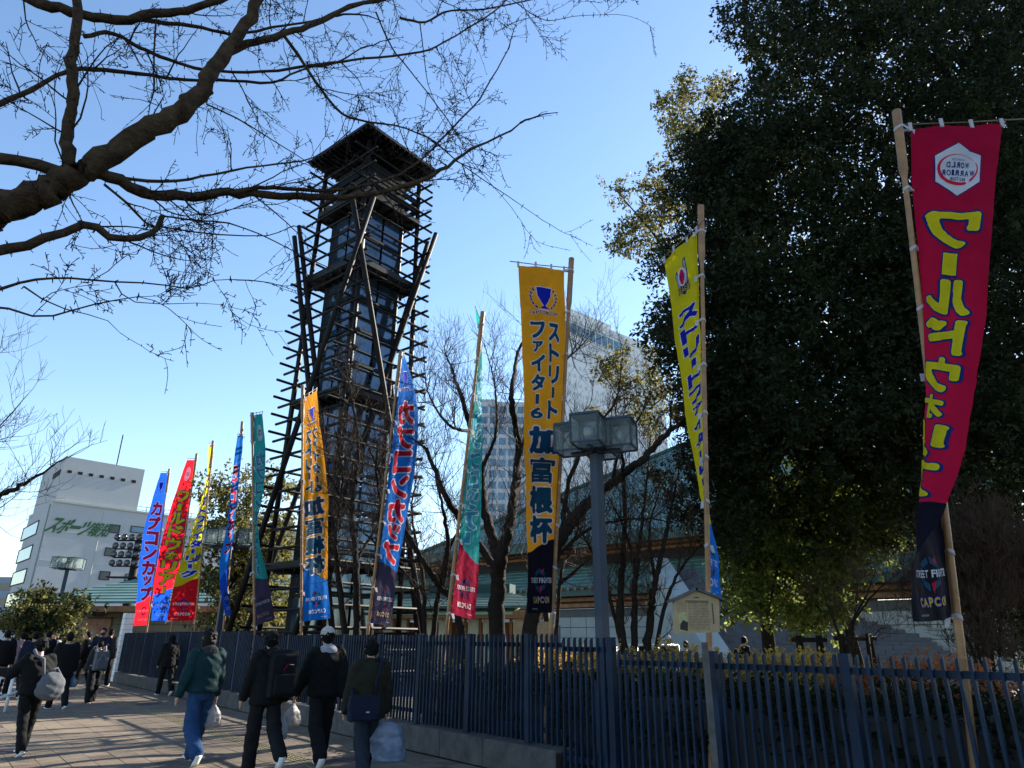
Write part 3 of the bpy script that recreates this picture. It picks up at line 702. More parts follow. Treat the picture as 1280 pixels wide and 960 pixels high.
        cloth_mesh_2d(cl, [poly2d(ep)], .004, 'emblem', PR['white'], th)
        line('PRO', cx, cy - .05, .17, .07, 'navy', .009, .03); line('TOUR', cx, cy + .05, .22, .07, 'navy', .009, .03)
    elif badge == 'oval':
        cloth_mesh_2d(cl, [poly2d([(cx + .15 * math.cos(2 * math.pi * k / 18), cy + .27 * math.sin(2 * math.pi * k / 18)) for k in range(18)])], .004, 'emblem', PR['white'], th)
        line('WORLD', cx, cy - .04, .18, .05, 'navy', .009, .02); line('WARRIOR', cx, cy + .04, .20, .05, 'navy', .009, .02)
    return th

CC, WW, SL, PT = 'カプコンカップ', 'ワ|ルドウォリア|', 'ストリ|トファイタ|リ|グ', 'カプコンプロツア|'
banner('dark blue banner with red lettering and red foot, leftmost of all banners', (211.8, 586), (183.5, 788),
       [(209, 591), (207.7, 621), (204, 654), (198.8, 694.5), (193, 735), (184.5, 781)], [(200, 591), (190.6, 624), (179.8, 662), (173.8, 702.6), (171.7, 746), (166.8, 782.5)], None, 0, 0,
       ('blue', 'red'), CC, 'red', 'white', +1, seed=11, badge='shield', t0=.19, t1=.84, boundary=(.80, .85), ext=.3)
banner('red banner with yellow lettering and blue foot between the dark blue and yellow banners', (246, 567), (214, 790),
       [(244.9, 575), (240.8, 610.5), (235.4, 648), (228.6, 692), (221, 719), (213, 743), (208.5, 776)], [(234, 575), (223, 605), (209.6, 648), (200, 686), (193.4, 724), (189.7, 776)], None, 0, 0,
       ('red', 'blue'), WW, 'yellow', 'navy', +1, seed=12, badge='oval', t0=.19, t1=.84, boundary=(.80, .84), ext=.3)
banner('narrow twisted yellow banner with navy lettering and red foot at left', (266.5, 551), (243.0, 790),
       [(265, 556), (263, 594), (259.8, 627), (257.9, 659), (254, 692), (250, 724), (243.5, 776)], [(260.6, 556), (259.0, 594), (253, 621), (243.9, 654), (231, 692), (219, 724), (209, 776)], None, 0, 0,
       ('yellow', 'red'), SL, 'royal', 'white', +1, seed=13, badge='league', t0=.16, t1=.76, boundary=(.76, .81), ext=.3)
banner('thin edge-on blue banner with magenta lettering beside the round cluster street lamp', (303, 527), (279, 790),
       [(304, 545), (299, 590), (295, 640), (290, 680), (285, 704), (284, 732), (289, 768)], [(297, 545), (291, 592), (286, 635), (281, 675), (273, 702), (274, 732), (281, 770)], None, 0, 0,
       ('sky', 'blue'), CC, 'red', 'white', -1, seed=14, t0=.15, t1=.66, boundary=(.72, .80), ext=.3, W=.55)
banner('teal banner with cyan lettering and dark purple foot, left of the tower legs', (315, 516), (318, 792),
       [(317, 519), (316.5, 575), (316.5, 627), (314, 680), (315, 725), (319, 783)], [(329, 517), (332, 552), (332, 590), (328, 620), (322, 650), (324, 684), (334.5, 721), (339, 752), (344, 774)], None, 0, 0,
       ('teal', 'purple'), PT, 'cyan', 'white', +1, seed=15, badge='tour', t0=.18, t1=.77, boundary=(.775, .80), ext=.35)
banner('orange banner with petrol lettering seen from behind, bright blue foot, in front of the tower', (378.3, 482), (376.5, 792),
       [(380.5, 497), (379, 570), (379, 637), (379, 717), (377.5, 777)], [(395, 488), (400, 537), (406.7, 580), (410, 620), (410, 670), (410, 727), (413, 773)], None, 0, 0,
       ('orange', 'sky'), '', 'petrol', 'white', +1, seed=16, badge='shield', twocol=True, boundary=(.755, .83), ext=.3)
banner('bright blue banner with red lettering seen from behind, right of the tower', (501, 440), (459.5, 792),
       [(502.2, 444), (497, 501), (489, 567), (481.6, 632), (472.8, 702), (462.8, 779)], [(505.0, 444), (516.6, 475), (523, 515), (523, 554), (515, 615), (505.6, 667), (496, 720), (488, 783)], None, 0, 0,
       ('sky', 'purple'), CC, 'red', 'white', +1, seed=17, badge='shield', t0=.17, t1=.78, boundary=(.77, .80), ext=.3)
banner('twisted teal banner with crimson foot before the bare trees', (603.6, 390), (557.5, 792),
       [(601.5, 405), (597, 457), (592.5, 510), (586.5, 560), (580, 618), (573.4, 678), (564, 767)], [(593, 386), (600.5, 430), (602.5, 501), (603, 560), (603, 610), (601, 676), (598, 729), (593, 775)], None, 0, 0,
       ('teal', 'crimson'), PT, 'cyan', 'white', +1, seed=18, badge='tour', t0=.18, t1=.76, boundary=(.755, .82), ext=.3)
banner('large orange banner with navy lettering and black foot in the centre', (714.3, 323), (688.6, 792),
       [(705, 338.6), (706, 414), (704.6, 492), (702, 552), (698, 590), (695.5, 631), (694, 696), (691.6, 766)], [(648, 332), (652.5, 440), (654, 518), (655, 570), (657.8, 644), (659, 709), (660.4, 766.6)], None, 0, 0,
       ('orange', 'black'), '', 'petrol', 'white', -1, seed=19, badge='shield', twocol=True, boundary=(.785, .825), ext=.45)
banner('yellow-green banner with royal blue lettering in front of the evergreen trees', (876, 257.6), (886.5, 800),
       [(871, 290), (874.5, 348), (877, 430), (878, 499), (880.5, 560), (882.5, 640), (885, 700), (887, 742)], [(830.4, 327), (836.6, 370), (843, 416), (851.5, 470), (857, 510), (865, 560), (875, 610), (882.5, 637), (892, 665), (900, 695), (902.5, 747)], None, 0, 0,
       ('yellow', 'sky'), SL, 'royal', 'white', +1, seed=20, badge='league', t0=.17, t1=.74, boundary=(.78, .80), ext=.35)
banner('large red banner with yellow lettering seen from behind, black foot, rightmost', (1120.6, 139), (1202, 818),
       [(1138.6, 161), (1141, 232), (1147, 307), (1151.7, 382), (1155.5, 457), (1161, 500), (1169, 561), (1178, 645), (1185, 705), (1192, 771)],
       [(1252, 157), (1244, 232), (1237, 330), (1229, 401), (1220, 480), (1212, 520), (1201, 580), (1180, 640), (1134, 700), (1135.6, 722.5), (1142, 777)],
       [(1196, 160), (1193, 232), (1191, 320), (1186, 390), (1175, 457), (1157, 520), (1144, 590), (1138, 640), (1142, 675), (1156, 705), (1160, 735), (1167, 776)], 0, 0,
       ('crimson', 'black'), WW, 'yellow', 'navy', -1, seed=21, badge='hex', t0=.17, t1=.80, boundary=(.775, .745), ext=.6, inside=.3)

# ------------------------------------------------------------------ street furniture
def lamp(label, px_, inside, H, k=1.0, nboxes=4, px_low=790):
    r = ray(px_, px_low); t = ((FA + FN * (0.36 + inside)) - CAMP).dot(FN) / r.dot(FN); p = CAMP + r * t; p[2] = 0
    t_ = thing('street_lamp', label, 'street lamp', p, yaw, 'blue-grey street lamps with box lanterns')
    b = MB(); b.box((0, 0, H / 2), (.066 * k, .066 * k, H / 2)); o = b.build('post', M['post'], t_)
    b = MB(); b.box((0, 0, 0.55), (.10 * k, .10 * k, .55)); b.build('base_sleeve', M['post'], t_)
    b = MB(); b.box((0, 0, H - .12), (.11 * k, .11 * k, .13)); b.build('collar', M['post'], t_)
    for q in range(nboxes):
        a = 2 * math.pi * q / nboxes + math.radians(28); d = np.array([math.cos(a), math.sin(a), 0]); e = np.array([-d[1], d[0], 0]); rr = .36 * k if nboxes == 4 else .5 * k; hs = .198 * k if nboxes == 4 else .17 * k
        b = MB(); b.bar(d * .05 + [0, 0, H - .22 * k], d * rr + [0, 0, H - .22 * k], .05, .06); b.build('arm', M['post'], t_)
        c = d * rr + np.array([0, 0, H])
        Rm = np.array([d, e, [0, 0, 1]]).T; fr = MB(); T = .012
        for (sx, sy) in ((1, 1), (1, -1), (-1, 1), (-1, -1)): fr.box(c + d * sx * hs + e * sy * hs, (T, T, hs), Rm)
        for sz in (-1, 1):
            for sx in (-1, 1): fr.box(c + d * sx * hs + [0, 0, sz * hs], (T * .98, hs - T, T), Rm); fr.box(c + e * sx * hs + [0, 0, sz * hs], (hs - T, T * .98, T), Rm)
        fr.box(c + [0, 0, hs + .012], (hs + .01, hs + .01, .008), Rm)
        fr.build('lantern_frame', M['post'], t_)
        gl = MB()
        for sx in (-1, 1): gl.box(c + d * sx * (hs - .002), (.004, hs - T - .003, hs - T - .003), Rm); gl.box(c + e * sx * (hs - .002), (hs - T - .003, .004, hs - T - .003), Rm)
        gl.box(c - [0, 0, hs - .006], (hs - T - .004, hs - T - .004, .004), Rm)
        gl.build('lantern_glass', M['lampglass'], t_)
        b = MB(); b.ell(c + [0, 0, -.02], (.07 * k, .07 * k, .11 * k), 10, 6); b.build('bulb', M['metal'], t_)
    return t_
M['lampglass'] = mat('frosted_lantern_glass', (0.42, 0.50, 0.49), 0.3, 0.12, 4.0, trans=0.75)
_n2 = M['lampglass'].node_tree; _tr = _n2.nodes.new('ShaderNodeBsdfTransparent'); _mx = _n2.nodes.new('ShaderNodeMixShader'); _mx.inputs[0].default_value = .62
_src = _n2.nodes['Material Output'].inputs[0].links[0].from_socket; _n2.links.new(_src, _mx.inputs[1]); _n2.links.new(_tr.outputs[0], _mx.inputs[2]); _n2.links.new(_mx.outputs[0], _n2.nodes['Material Output'].inputs[0])
lamp('large square blue-grey street lamp with four lantern boxes beside the fence step', 753, .42, 4.32, 1.0)

def lamp_free(label, px_, Y, H, k, nb=4):
    p = at(px_, 790, Y); p[2] = 0
    t_ = lamp(label, 752, .4, H, k, nb); t_.location = tuple(p)
lamp_free('smaller street lamp with ring of lantern boxes behind the thin blue banner', 273, 23.6, at(280, 673, 23.6)[2], 1.36, 6)
lamp_free('street lamp with pale lantern boxes behind the small leafy tree at far left', 66, 34, 4.9, 1.25)

# floodlight mast
fl = thing('floodlight_mast', 'dark floodlight mast with rows of round lamps in front of the office building', 'floodlight', (lambda p: (p[0], p[1], 0))(at(154, 780, 42)))
o3 = np.array(fl.location); topz = at(163, 694, 42)[2]
b = MB(); b.tube([(0, 0, 0), (0, 0, topz + .8)], .24, 10); b.build('mast', M['steel'], fl, True)
cx = at(163, 681, 42) - o3
for r_ in range(4):
    b = MB(); b.bar(cx + [-.85, 0, -1.25 + r_ * .50], cx + [.85, 0, -1.25 + r_ * .50], .08, .08); b.build('bracket_bar', M['steel'], fl)
    for c_ in range(4):
        c = cx + np.array([-.66 + c_ * .44, -.22, -1.1 + r_ * .50]); b = MB(); b.rings([(c[0], 0, 0, .09, .09), (c[0], 0, 0.18, .195, .195)], 12)
        V = b.v[0].copy(); y = V[:, 2].copy(); V2 = np.stack([V[:, 0], c[1] - y, c[2] + V[:, 1]], 1); b.v = [V2]; b.build('floodlight', M['steel'], fl, True)
        b = MB(); b.ell((c[0], c[1] - .2, c[2]), (.165, .04, .165), 12, 6); b.build('lamp_lens', M['glass_dark'], fl, True)
b = MB(); b.box(cx + [0, 0, -1.9], (.9, .3, .04)); b.build('platform', M['steel'], fl)

# wooden notice board
p = at(887, 955, 6.75); sgn = thing('notice_board', 'house-shaped wooden notice board with small vertical writing on a grey post', 'sign', (FP(0, 0)[0] * 0 + at(873, 800, 7.0)[0] + .02, 6.98, 0))
so_ = np.array(sgn.location); Rb = np.array([[1, 0, 0], [0, 1, 0], [0, 0, 1]], float)
cL = at(843.5, 792, 6.95) - so_; cR = at(901, 790, 6.95) - so_; uL = at(843, 751, 6.95) - so_; uR = at(900, 749, 6.95) - so_; ap = at(871, 738, 6.95) - so_
F5 = np.array([cL, cR, uR, ap, uL]); F5[:, 1] = 0; Bk = F5 + [0, .05, 0]
b = MB(); b.add(np.vstack([F5, Bk]), [(0, 1, 2, 3, 4), (9, 8, 7, 6, 5), (0, 5, 6, 1), (1, 6, 7, 2), (2, 7, 8, 3), (3, 8, 9, 4), (4, 9, 5, 0)]); b.build('board', M['signboard'], sgn)
for (a_, c_) in ((F5[3], F5[4]), (F5[3], F5[2])):
    d = _n(c_ - a_); b = MB(); b.bar(a_ + [0, .03, .014] - d * .01, c_ + d * .05 + [0, .03, .014], .14, .022); b.build('board_roof', M['greywood'], sgn)
b = MB(); b.box((.035 + .02, .09, .78), (.024, .03, .78)); b.build('post', M['greywood'], sgn)
bx0, bx1 = F5[0][0], F5[1][0]; bw = bx1 - bx0; zt0 = F5[4][2]; zb0 = F5[0][2]; bh = zt0 - zb0
ink = MB(); rr = random.Random(4)
for c_ in range(17):
    x = bx0 + bw * (.36 + c_ * .0265); z = zt0 - .01
    while z > zb0 + .03:
        if rr.random() < .93: ink.box((x, -.002, z), (.0016, .002, .0036 * rr.uniform(.6, 1.1)))
        z -= .0145
for c_ in range(6):
    x = bx0 + bw * (.12 + c_ * .035); z = zt0 - .015
    while z > zt0 - .11: ink.box((x, -.002, z), (.0014, .002, .0032)); z -= .0135
for k in range(9): ink.box((bx0 + bw * .885, -.002, zt0 - .03 - k * .021), (.006, .002, .0075))
for k in range(3): ink.box((F5[3][0] - .02 + k * .018, -.002, F5[3][2] - .065), (.006, .002, .007))
for k in range(24): ink.box((F5[3][0] - .11 + k * .0095, -.002, F5[3][2] - .098), (.0035, .002, .004))
ink.box((F5[3][0], -.002, F5[3][2] - .112), (.12, .002, .001))
ink.build('small_writing', M['ink'], sgn)
b = MB(); b.box((bx0 + bw * .22, -.003, zb0 + bh * .36), (bw * .10, .003, bh * .30)); b.build('picture', mat('olive_picture', (.36, .33, .15), .7, .2, 30), sgn)
b = MB(); b.add([(bx0 + bw * .13, -.008, zb0 + bh * .13), (bx0 + bw * .30, -.008, zb0 + bh * .08), (bx0 + bw * .32, -.008, zb0 + bh * .34), (bx0 + bw * .22, -.008, zb0 + bh * .42), (bx0 + bw * .15, -.008, zb0 + bh * .3)], [(0, 1, 2, 3, 4)]); b.build('picture_print', M['ink'], sgn)

# white rail behind the hedge
rl = thing('hand_rail', 'white metal crowd rail behind the golden hedge', 'railing', (lambda p: (p[0], p[1], 0))(at(812, 800, 19)))
ro = np.array(rl.location); e0 = at(770, 806, 19) - ro; e1 = at(848, 805, 19) - ro
for z in (e0[2], e0[2] - .5): 
    b = MB(); b.tube([(e0[0], 0, z), (e1[0], 0, z)], .025, 8); b.build('rail', M['metal'], rl, True)
for t in np.linspace(0, 1, 4):
    b = MB(); b.tube([(e0[0] + (e1[0] - e0[0]) * t, 0, 0), (e0[0] + (e1[0] - e0[0]) * t, 0, e0[2])], .022, 8); b.build('rail_post', M['metal'], rl, True)
# timber tree props
def prop(label, pxa, pxb, Y, ytop):
    a = at(pxa, ytop, Y); c = at(pxb, ytop, Y); o_ = (a + c) / 2; o_[2] = 0; t = thing('tree_prop', label, 'tree support', o_, 0, 'dark timber tree supports')
    b = MB(); b.tube([a - o_ - [.15, 0, 0], c - o_ + [.15, 0, 0]], .045, 8); b.build('crosspiece', M['bark_dark'], t, True)
    for x in (a, c):
        for s_ in (-1, 1):
            b = MB(); b.tube([x - o_ + [s_ * .02, 0, .08], (x[0] - o_[0] + s_ * .28, .35 * s_, 0)], .045, 8); b.build('leg', M['bark_dark'], t, True)
prop('dark timber tree support, left of the two before the stone steps', 999, 1024, 15, 800); prop('dark timber tree support, right of the two before the stone steps', 1052, 1086, 15, 798)
# brown information box
bxp = at(665, 798, 17); ib = thing('sign_box', 'tan boxed sign standing behind the fence next to the large orange banner', 'sign', (bxp[0], 17, 0)); z1 = at(665, 777, 17)[2]
b = MB(); b.box((0, 0, (z1 + .9) / 2), (.42, .10, (z1 - .9) / 2)); b.build('panel', M['signboard'], ib); b = MB(); b.box((0.09, -.105, (z1 + .9) / 2), (.02, .006, (z1 - .9) / 2)); b.build('divider', M['wood_dark'], ib)
for s_ in (-.38, .38): b = MB(); b.box((s_, 0, .45), (.03, .03, .45)); b.build('leg', M['greywood'], ib)
# guard rail far left
gp = ground(6, 890); gr = thing('guard_rail', 'white tubular guard rail at the far left edge', 'railing', gp, math.radians(115))
for z in (.35, .75):
    b = MB(); b.tube([(-1.6, 0, z), (1.6, 0, z)], .03, 8); b.build('rail', M['white'], gr, True)
for x in (-1.55, 0, 1.55): b = MB(); b.tube([(x, 0, 0), (x, 0, .75)], .035, 8); b.build('rail_post', M['white'], gr, True)

# ------------------------------------------------------------------ buildings
def quadpts(p, q, z0, z1): return [np.array([p[0], p[1], z0]), np.array([q[0], q[1], z0]), np.array([q[0], q[1], z1]), np.array([p[0], p[1], z1])]
def wallbox(mb, p, q, th, z0, z1, inward):
    p = np.array([p[0], p[1], 0]); q = np.array([q[0], q[1], 0]); c = (p + q) / 2 + inward * th / 2; c[2] = (z0 + z1) / 2; d = _n(q - p)
    mb.box(c, (np.linalg.norm(q - p) / 2, th / 2, (z1 - z0) / 2), np.array([d, inward, [0, 0, 1]]).T)

# office building -----------------------------------------------------------
Yo = 100.0; P0 = at(66.4, 627, Yo); zt = P0[2]; P0 = np.array([P0[0], P0[1], 0]); dR = _n([.673, .74, 0]); dL = _n([-.683, .73, 0]); inR = _n([-dR[1], dR[0], 0]); 
of = thing('office_building', 'white modern office block with green katakana sign and raised top box', 'building', P0)
LF = 62.0; LL = 17.0
b = MB(); b.box(dR * LF / 2 + dL * LL / 2 + [0, 0, zt / 2], (LF / 2, LL / 2, zt / 2), np.array([dR, dL, [0, 0, 1]]).T); b.build('wall', M['offwhite'], of)
def hit(px_, py_, d, org):      # point where a pixel ray meets the vertical plane through org along d
    r = ray(px_, py_); n_ = np.array([-d[1], d[0], 0]); t = (org - CAMP).dot(n_) / r.dot(n_); return CAMP + r * t
ztop = hit(81.3, 572, dR, P0 + dL * .0)[2]
a0 = hit(81.3, 572, dR, P0 + dL * 1.5); a1 = hit(177.5, 588, dR, P0 + dL * 1.5); s0 = (a0 - P0).dot(dR); s1 = (a1 - P0).dot(dR)
s0 = 0.3; ztop = a0[2]
b = MB(); c = P0 * 0 + dR * (s0 + s1) / 2 + dL * 8.3; b.box(c + [0, 0, (zt + ztop) / 2], ((s1 - s0) / 2, 8.0, (ztop - zt) / 2), np.array([dR, dL, [0, 0, 1]]).T); b.build('upper_block', M['offwhite'], of)
fo = -inR if inR.dot(-P0) < 0 else inR
fo = _n(np.array([dR[1], -dR[0], 0])); fo = fo if fo.dot(-P0) > 0 else -fo
fl_ = _n(np.array([dL[1], -dL[0], 0])); fl_ = fl_ if fl_.dot(-P0) > 0 else -fl_
for k in range(1, 7):      # floor joints
    b = MB(); b.bar(dR * 0 + fo * .02 + [0, 0, zt - 4.15 * k + .6 - .6], dR * LF + fo * .02 + [0, 0, zt - 4.15 * k], .05, .07); b.build('wall_joint', M['walltile'], of)
def win(px0, py0, px1, py1, d, outv, org, m, nm='window'):
    p = hit(px0, py0, d, org); q = hit(px1, py1, d, org); x0, x1 = sorted(((p - P0).dot(d), (q - P0).dot(d))); z0, z1 = sorted((p[2], q[2])); hw = max(.2, (x1 - x0) / 2); hh = max(.2, (z1 - z0) / 2)
    c = (org - P0) + d * ((x0 + x1) / 2 - (org - P0).dot(d)) + np.array([0, 0, (z0 + z1) / 2]); Rm = np.array([d, outv, [0, 0, 1]]).T
    f = MB(); T = .12
    f.box(c + d * (hw - T / 2), (T / 2, .12, hh), Rm); f.box(c - d * (hw - T / 2), (T / 2, .12, hh), Rm); f.box(c + [0, 0, hh - T / 2], (hw - T, .118, T / 2), Rm); f.box(c - [0, 0, hh - T / 2], (hw - T, .118, T / 2), Rm)
    fo_ = f.build(nm, M['black'], of); g = MB(); g.box(c, (hw - T, .05, hh - T), Rm); g.build('pane', m, fo_)
for i in range(7):
    x = 87 + i * 13.33; y = 589.5 + i * 2.05; win(x - 2.2, y - 2, x + 2.2, y + 2.2, dR, fo, P0 + dL * .31, M['black'])
for i in range(3): x = 68.5 + i * 3; y = 595 - i * 2; win(x - .7, y - 2.2, x + .7, y + 2.2, dL, fl_, P0 + dR * .32, M['black'])
for (x, y) in ((143, 661), (137.5, 690), (130.5, 719.5)): win(x - 5.5, y - 6, x + 5.5, y + 6, dR, fo, P0, M['glass_dark'])
for (x, y) in ((174, 662), (170, 692), (167, 722)): win(x - 10, y - 5, x + 12, y + 6, dR, fo, P0, M['glass_blue'])
for (tl, tr, bl_) in (((30.5, 659), (49.3, 651.6), (29, 672.4)), ((24.5, 687.8), (42, 680.4), (22.5, 699.7)), ((17, 716.4), (34.8, 709.5), (15, 727.9)), ((10, 742.7), (29, 737), (8, 756))):
    p = hit(*tl, dL, P0); q = hit(*tr, dL, P0); z1 = (p[2] + q[2]) / 2; z0 = z1 - 2.15; x0, x1 = sorted(((p - P0).dot(dL), (q - P0).dot(dL))); Rm = np.array([dL, fl_, [0, 0, 1]]).T
    c = dL * (x0 + x1) / 2 + [0, 0, (z0 + z1) / 2]; hw, hh, T = (x1 - x0) / 2, (z1 - z0) / 2, .13; f = MB()
    for s_ in (-1, 1): f.box(c + dL * s_ * (hw - T / 2), (T / 2, .12, hh), Rm); f.box(c + [0, 0, s_ * (hh - T / 2)], (hw - T, .118, T / 2), Rm)
    fo_ = f.build('window', M['black'], of); g = MB(); g.box(c, (hw - T, .06, hh - T), Rm); g.build('pane', M['glass_sky'], fo_)
b = MB(); aa = hit(163, 583, dR, P0 + dL * 6); aa = dR * (s1 - 3.0) + dL * 6; b.tube([aa + [0, 0, ztop], aa + [0, 0, ztop + 6.4]], .09, 6); b.build('antenna', M['steel'], of)
for i in range(1, 9): b = MB(); b.bar(dR * (i * 7.0) + fo * .02 + [0, 0, .5], dR * (i * 7.0) + fo * .02 + [0, 0, zt - .3], .05, .05); b.build('wall_joint', M['walltile'], of)
for x in np.arange(s1 + 1.5, 60, 2.4):
    b = MB(); b.tube([dR * x + dL * .6 + [0, 0, zt], dR * x + dL * .6 + [0, 0, zt + 1.1]], .05, 5); b.build('roof_rail_post', M['steel'], of)
for z in (.55, 1.1): b = MB(); b.tube([dR * s1 + dL * .6 + [0, 0, zt + z], dR * 60 + dL * .6 + [0, 0, zt + z]], .04, 5); b.build('roof_rail', M['steel'], of)
b = MB(); b.tube([dL * 1.2 + fl_ * .12 + [0, 0, 0], dL * 1.2 + fl_ * .12 + [0, 0, zt - .2]], .10, 6); b.build('downpipe', M['walltile'], of)
b = MB(); b.box(dR * LF / 2 + fo * .0 + [0, 0, zt + .12], (LF / 2 + .1, .2, .14), np.array([dR, fo, [0, 0, 1]]).T); b.build('parapet_cap', M['walltile'], of)
# sign letters, sheared
pcs = MB(); p = hit(62, 655, dR, P0); q = hit(138, 667, dR, P0); sx0 = (p - P0).dot(dR); sx1 = (q - P0).dot(dR); zc = hit(62, 652, dR, P0)[2]
x = sx0; word = 'スポーツ報知'; cw = (sx1 - sx0) / 6
for ch in word:
    V, F = sglyph(ch if ch != 'ー' else '|', .03 if ch not in '報知' else .012); hgt = 2.1 if ch != 'ー' else .42
    X = V[:, 0] * cw * .93; Z = (V[:, 1] - .5) * hgt; X = X + Z * .55
    for dz, fl2 in ((.14, False), (.02, True)):
        W3 = np.array([dR * (x + xx) + fo * dz + [0, 0, zc + zz - .4] for xx, zz in zip(X, Z)]); pcs.add(W3, [f[::-1] for f in F] if fl2 else F)
    o_ = pcs.build('sign_letter', M['sign_green'], of); pcs = MB(); x += cw
# distant block at far left
fb = at(2, 730, 170); t = thing('distant_building', 'blue-grey low building at the far left edge behind the office block', 'building', (fb[0] - 8, 172, 0)); z = at(5, 722, 170)[2]
b = MB(); b.box((0, 4, z / 2), (14, 8, z / 2)); b.build('wall', mat('blue_grey_wall', (.22, .27, .33), .8), t)
for k in range(4): b = MB(); b.box((0, -4.05, z - 2.2 - k * 3.4), (13, .06, .75)); b.build('window', M['glass_dark'], t)

# hotel ----------------------------------------------------------------------
Yh = 200.0; dH = _n([1.19, 1.0, 0]); 
H0 = at(684, 379, Yh); hz = H0[2]; H0 = np.array([H0[0], H0[1], 0]); outH = _n(np.array([dH[1], -dH[0], 0]))
hA = hit(826, 440, dH, H0); LH = (hA - H0).dot(dH)
ht = thing('hotel_tower', 'tall pale hotel tower with small grid windows behind the bare trees', 'building', H0)
Rm = np.array([dH, -outH, [0, 0, 1]]).T
b = MB(); b.box(dH * LH / 2 - outH * 5 + [0, 0, hz / 2], (LH / 2, 5, hz / 2), Rm); b.build('wall', M['hotel'], ht)
b = MB(); b.box(dH * (LH * .33) - outH * 5 + [0, 0, hz + 1.2], (LH * .22, 4, 1.2), Rm); b.build('roof_block', M['hotel'], ht)
sw = MB(); k = 0
for fl in range(3, 34):
    z = hz - fl * 3.2
    if z < 4: break
    for c_ in range(int(LH / 2.6)):
        sw.box(dH * (1.6 + c_ * 2.6) + outH * .0 + [0, 0, z], (.55, .06, .62), Rm)
sw.build('small_windows', mat('hotel_window', (.40, .46, .52), .3, .2, .2), ht, stuff=True)
for i in range(12):
    d0 = LH * .10 + i * (LH * .052); b = MB(); b.box(dH * d0 + [0, 0, hz - 5.6], (LH * .021, .10, 1.9), Rm); b.build('window', M['glass_blue'], ht)
for z in (hz - 2.9, hz - 8.0): b = MB(); b.box(dH * LH / 2 + [0, 0, z], (LH / 2, .07, .06), Rm); b.build('wall_joint', M['grout'], ht)
p = hit(762, 416, dH, H0); sx = (p - H0).dot(dH)
for i, ch in enumerate('DAI-ICHI'):
    V, F = glyph(ch, .01); V = V - (V.min(0) + V.max(0)) / 2; h_ = max(V[:, 1].max() - V[:, 1].min(), .5)
    mb = MB(); W3 = np.array([dH * (sx + i * 1.0 + xx * .9) + outH * .25 + [0, 0, p[2] - .3 + zz * 3.4] for xx, zz in zip(V[:, 0], V[:, 1])]); mb.add(W3, F); mb.build('sign_letter', M['navy'], ht)
# left wing of hotel
W0 = at(588, 502, 185); wz = W0[2]; W0 = np.array([W0[0], W0[1], 0]); W1 = at(662, 488, 185); lw_ = W1[0] - W0[0]
hw_ = thing('grid_apartment_block', 'pale grid-fronted block left of the hotel tower behind the bare trees', 'building', W0)
b = MB(); b.box((lw_ / 2, 8, wz / 2), (lw_ / 2, 8, wz / 2)); b.build('wall', mat('grid_block_wall', (.42, .44, .47), .8, .05, .2), hw_)
sw = MB()
for fl in range(22):
    for c_ in range(int(lw_ / 2.6)):
        if wz - 2.4 - fl * 3.1 > 3: sw.box((1.5 + c_ * 2.6, 0, wz - 2.4 - fl * 3.1), (.95, .06, 1.0))
sw.build('small_windows', M['glass_blue'], hw_, stuff=True)
b = MB(); b.box((lw_ * .3, 6, wz + .9), (2.2, 3, .9)); b.build('roof_block', M['offwhite'], hw_)

# main hall --------------------------------------------------------------------
dM = _n([.735, -.678, 0]); HM = at(696, 762, 46.0); M0 = np.array([HM[0], HM[1], 0]); outM = _n(np.array([-.678, -.735, 0]))
hall = thing('sports_hall', 'large hall with huge green copper roof, orange wooden eaves and pale tiled wall', 'building', M0)
Rm = np.array([dM, -outM, [0, 0, 1]]).T
def hz_(px_, py_, off=0.0): p = hit(px_, py_, dM, M0 + outM * off); return (p - M0).dot(dM), p[2]
zw = HM[2]; XL, XR = -24.0, 24.0
b = MB(); b.box(dM * (XL + XR) / 2 - outM * 10 + [0, 0, zw / 2], ((XR - XL) / 2, 9.9, zw / 2), Rm); b.build('wall', M['grout'], hall)
tp = boxmesh('wall_panel', (.585, .03, .285), M['walltile'], .006); cnt = 0
mxl = Matrix([list(Rm[0]), list(Rm[1]), list(Rm[2])]).to_4x4()
rest_p = MB()
for i in range(int((XR - XL) / 1.2)):
    for j in range(int(zw / .6) + 1):
        z = .3 + j * .6
        if z + .29 > zw: break
        c = dM * (XL + .6 + i * 1.2) + outM * .11 + np.array([0, 0, z])
        wp = M0 + c; dpt = wp[1] * .936; u = wp[0] / dpt * FPX + 640
        if 560 < u < 900 and z > .9 and cnt < 290:
            mm = mxl.copy(); mm.translation = Vector(c); inst('wall_panel', tp, hall, mx=mm); cnt += 1
        else: rest_p.box(c, (.585, .03, .285), Rm)
rest_p.build('wall_panels_beyond', M['walltile'], hall, stuff=True)
def eave(z0, z1, offs, nm='eave_beam', rows=4):
    for r_ in range(rows):
        zz = z0 + (z1 - z0) * (r_ + .5) / rows; b = MB(); b.box(dM * (XL + XR) / 2 + outM * (offs + r_ * .22) + [0, 0, zz], ((XR - XL) / 2 + 1, .10, (z1 - z0) / rows * .32), Rm); b.build(nm, M['wood'], hall)
    b = MB(); b.box(dM * (XL + XR) / 2 + outM * (offs - .3) + [0, 0, (z0 + z1) / 2], ((XR - XL) / 2 + 1, .15, (z1 - z0) / 2), Rm); b.build('eave_board', M['wood_dark'], hall)
    rf = MB(); n_ = int((XR - XL) / .55)
    for i in range(n_): rf.box(dM * (XL + .3 + i * .55) + outM * (offs + .55) + [0, 0, z1 + .06], (.07, .75, .07), Rm)
    rf.build('rafters', M['wood'], hall, stuff=True)
zl0 = zw; zl1 = hz_(696, 741)[1]; eave(zl0 + .02, zl1, .25, rows=3)
zs = hz_(696, 738, 1.2)[1]
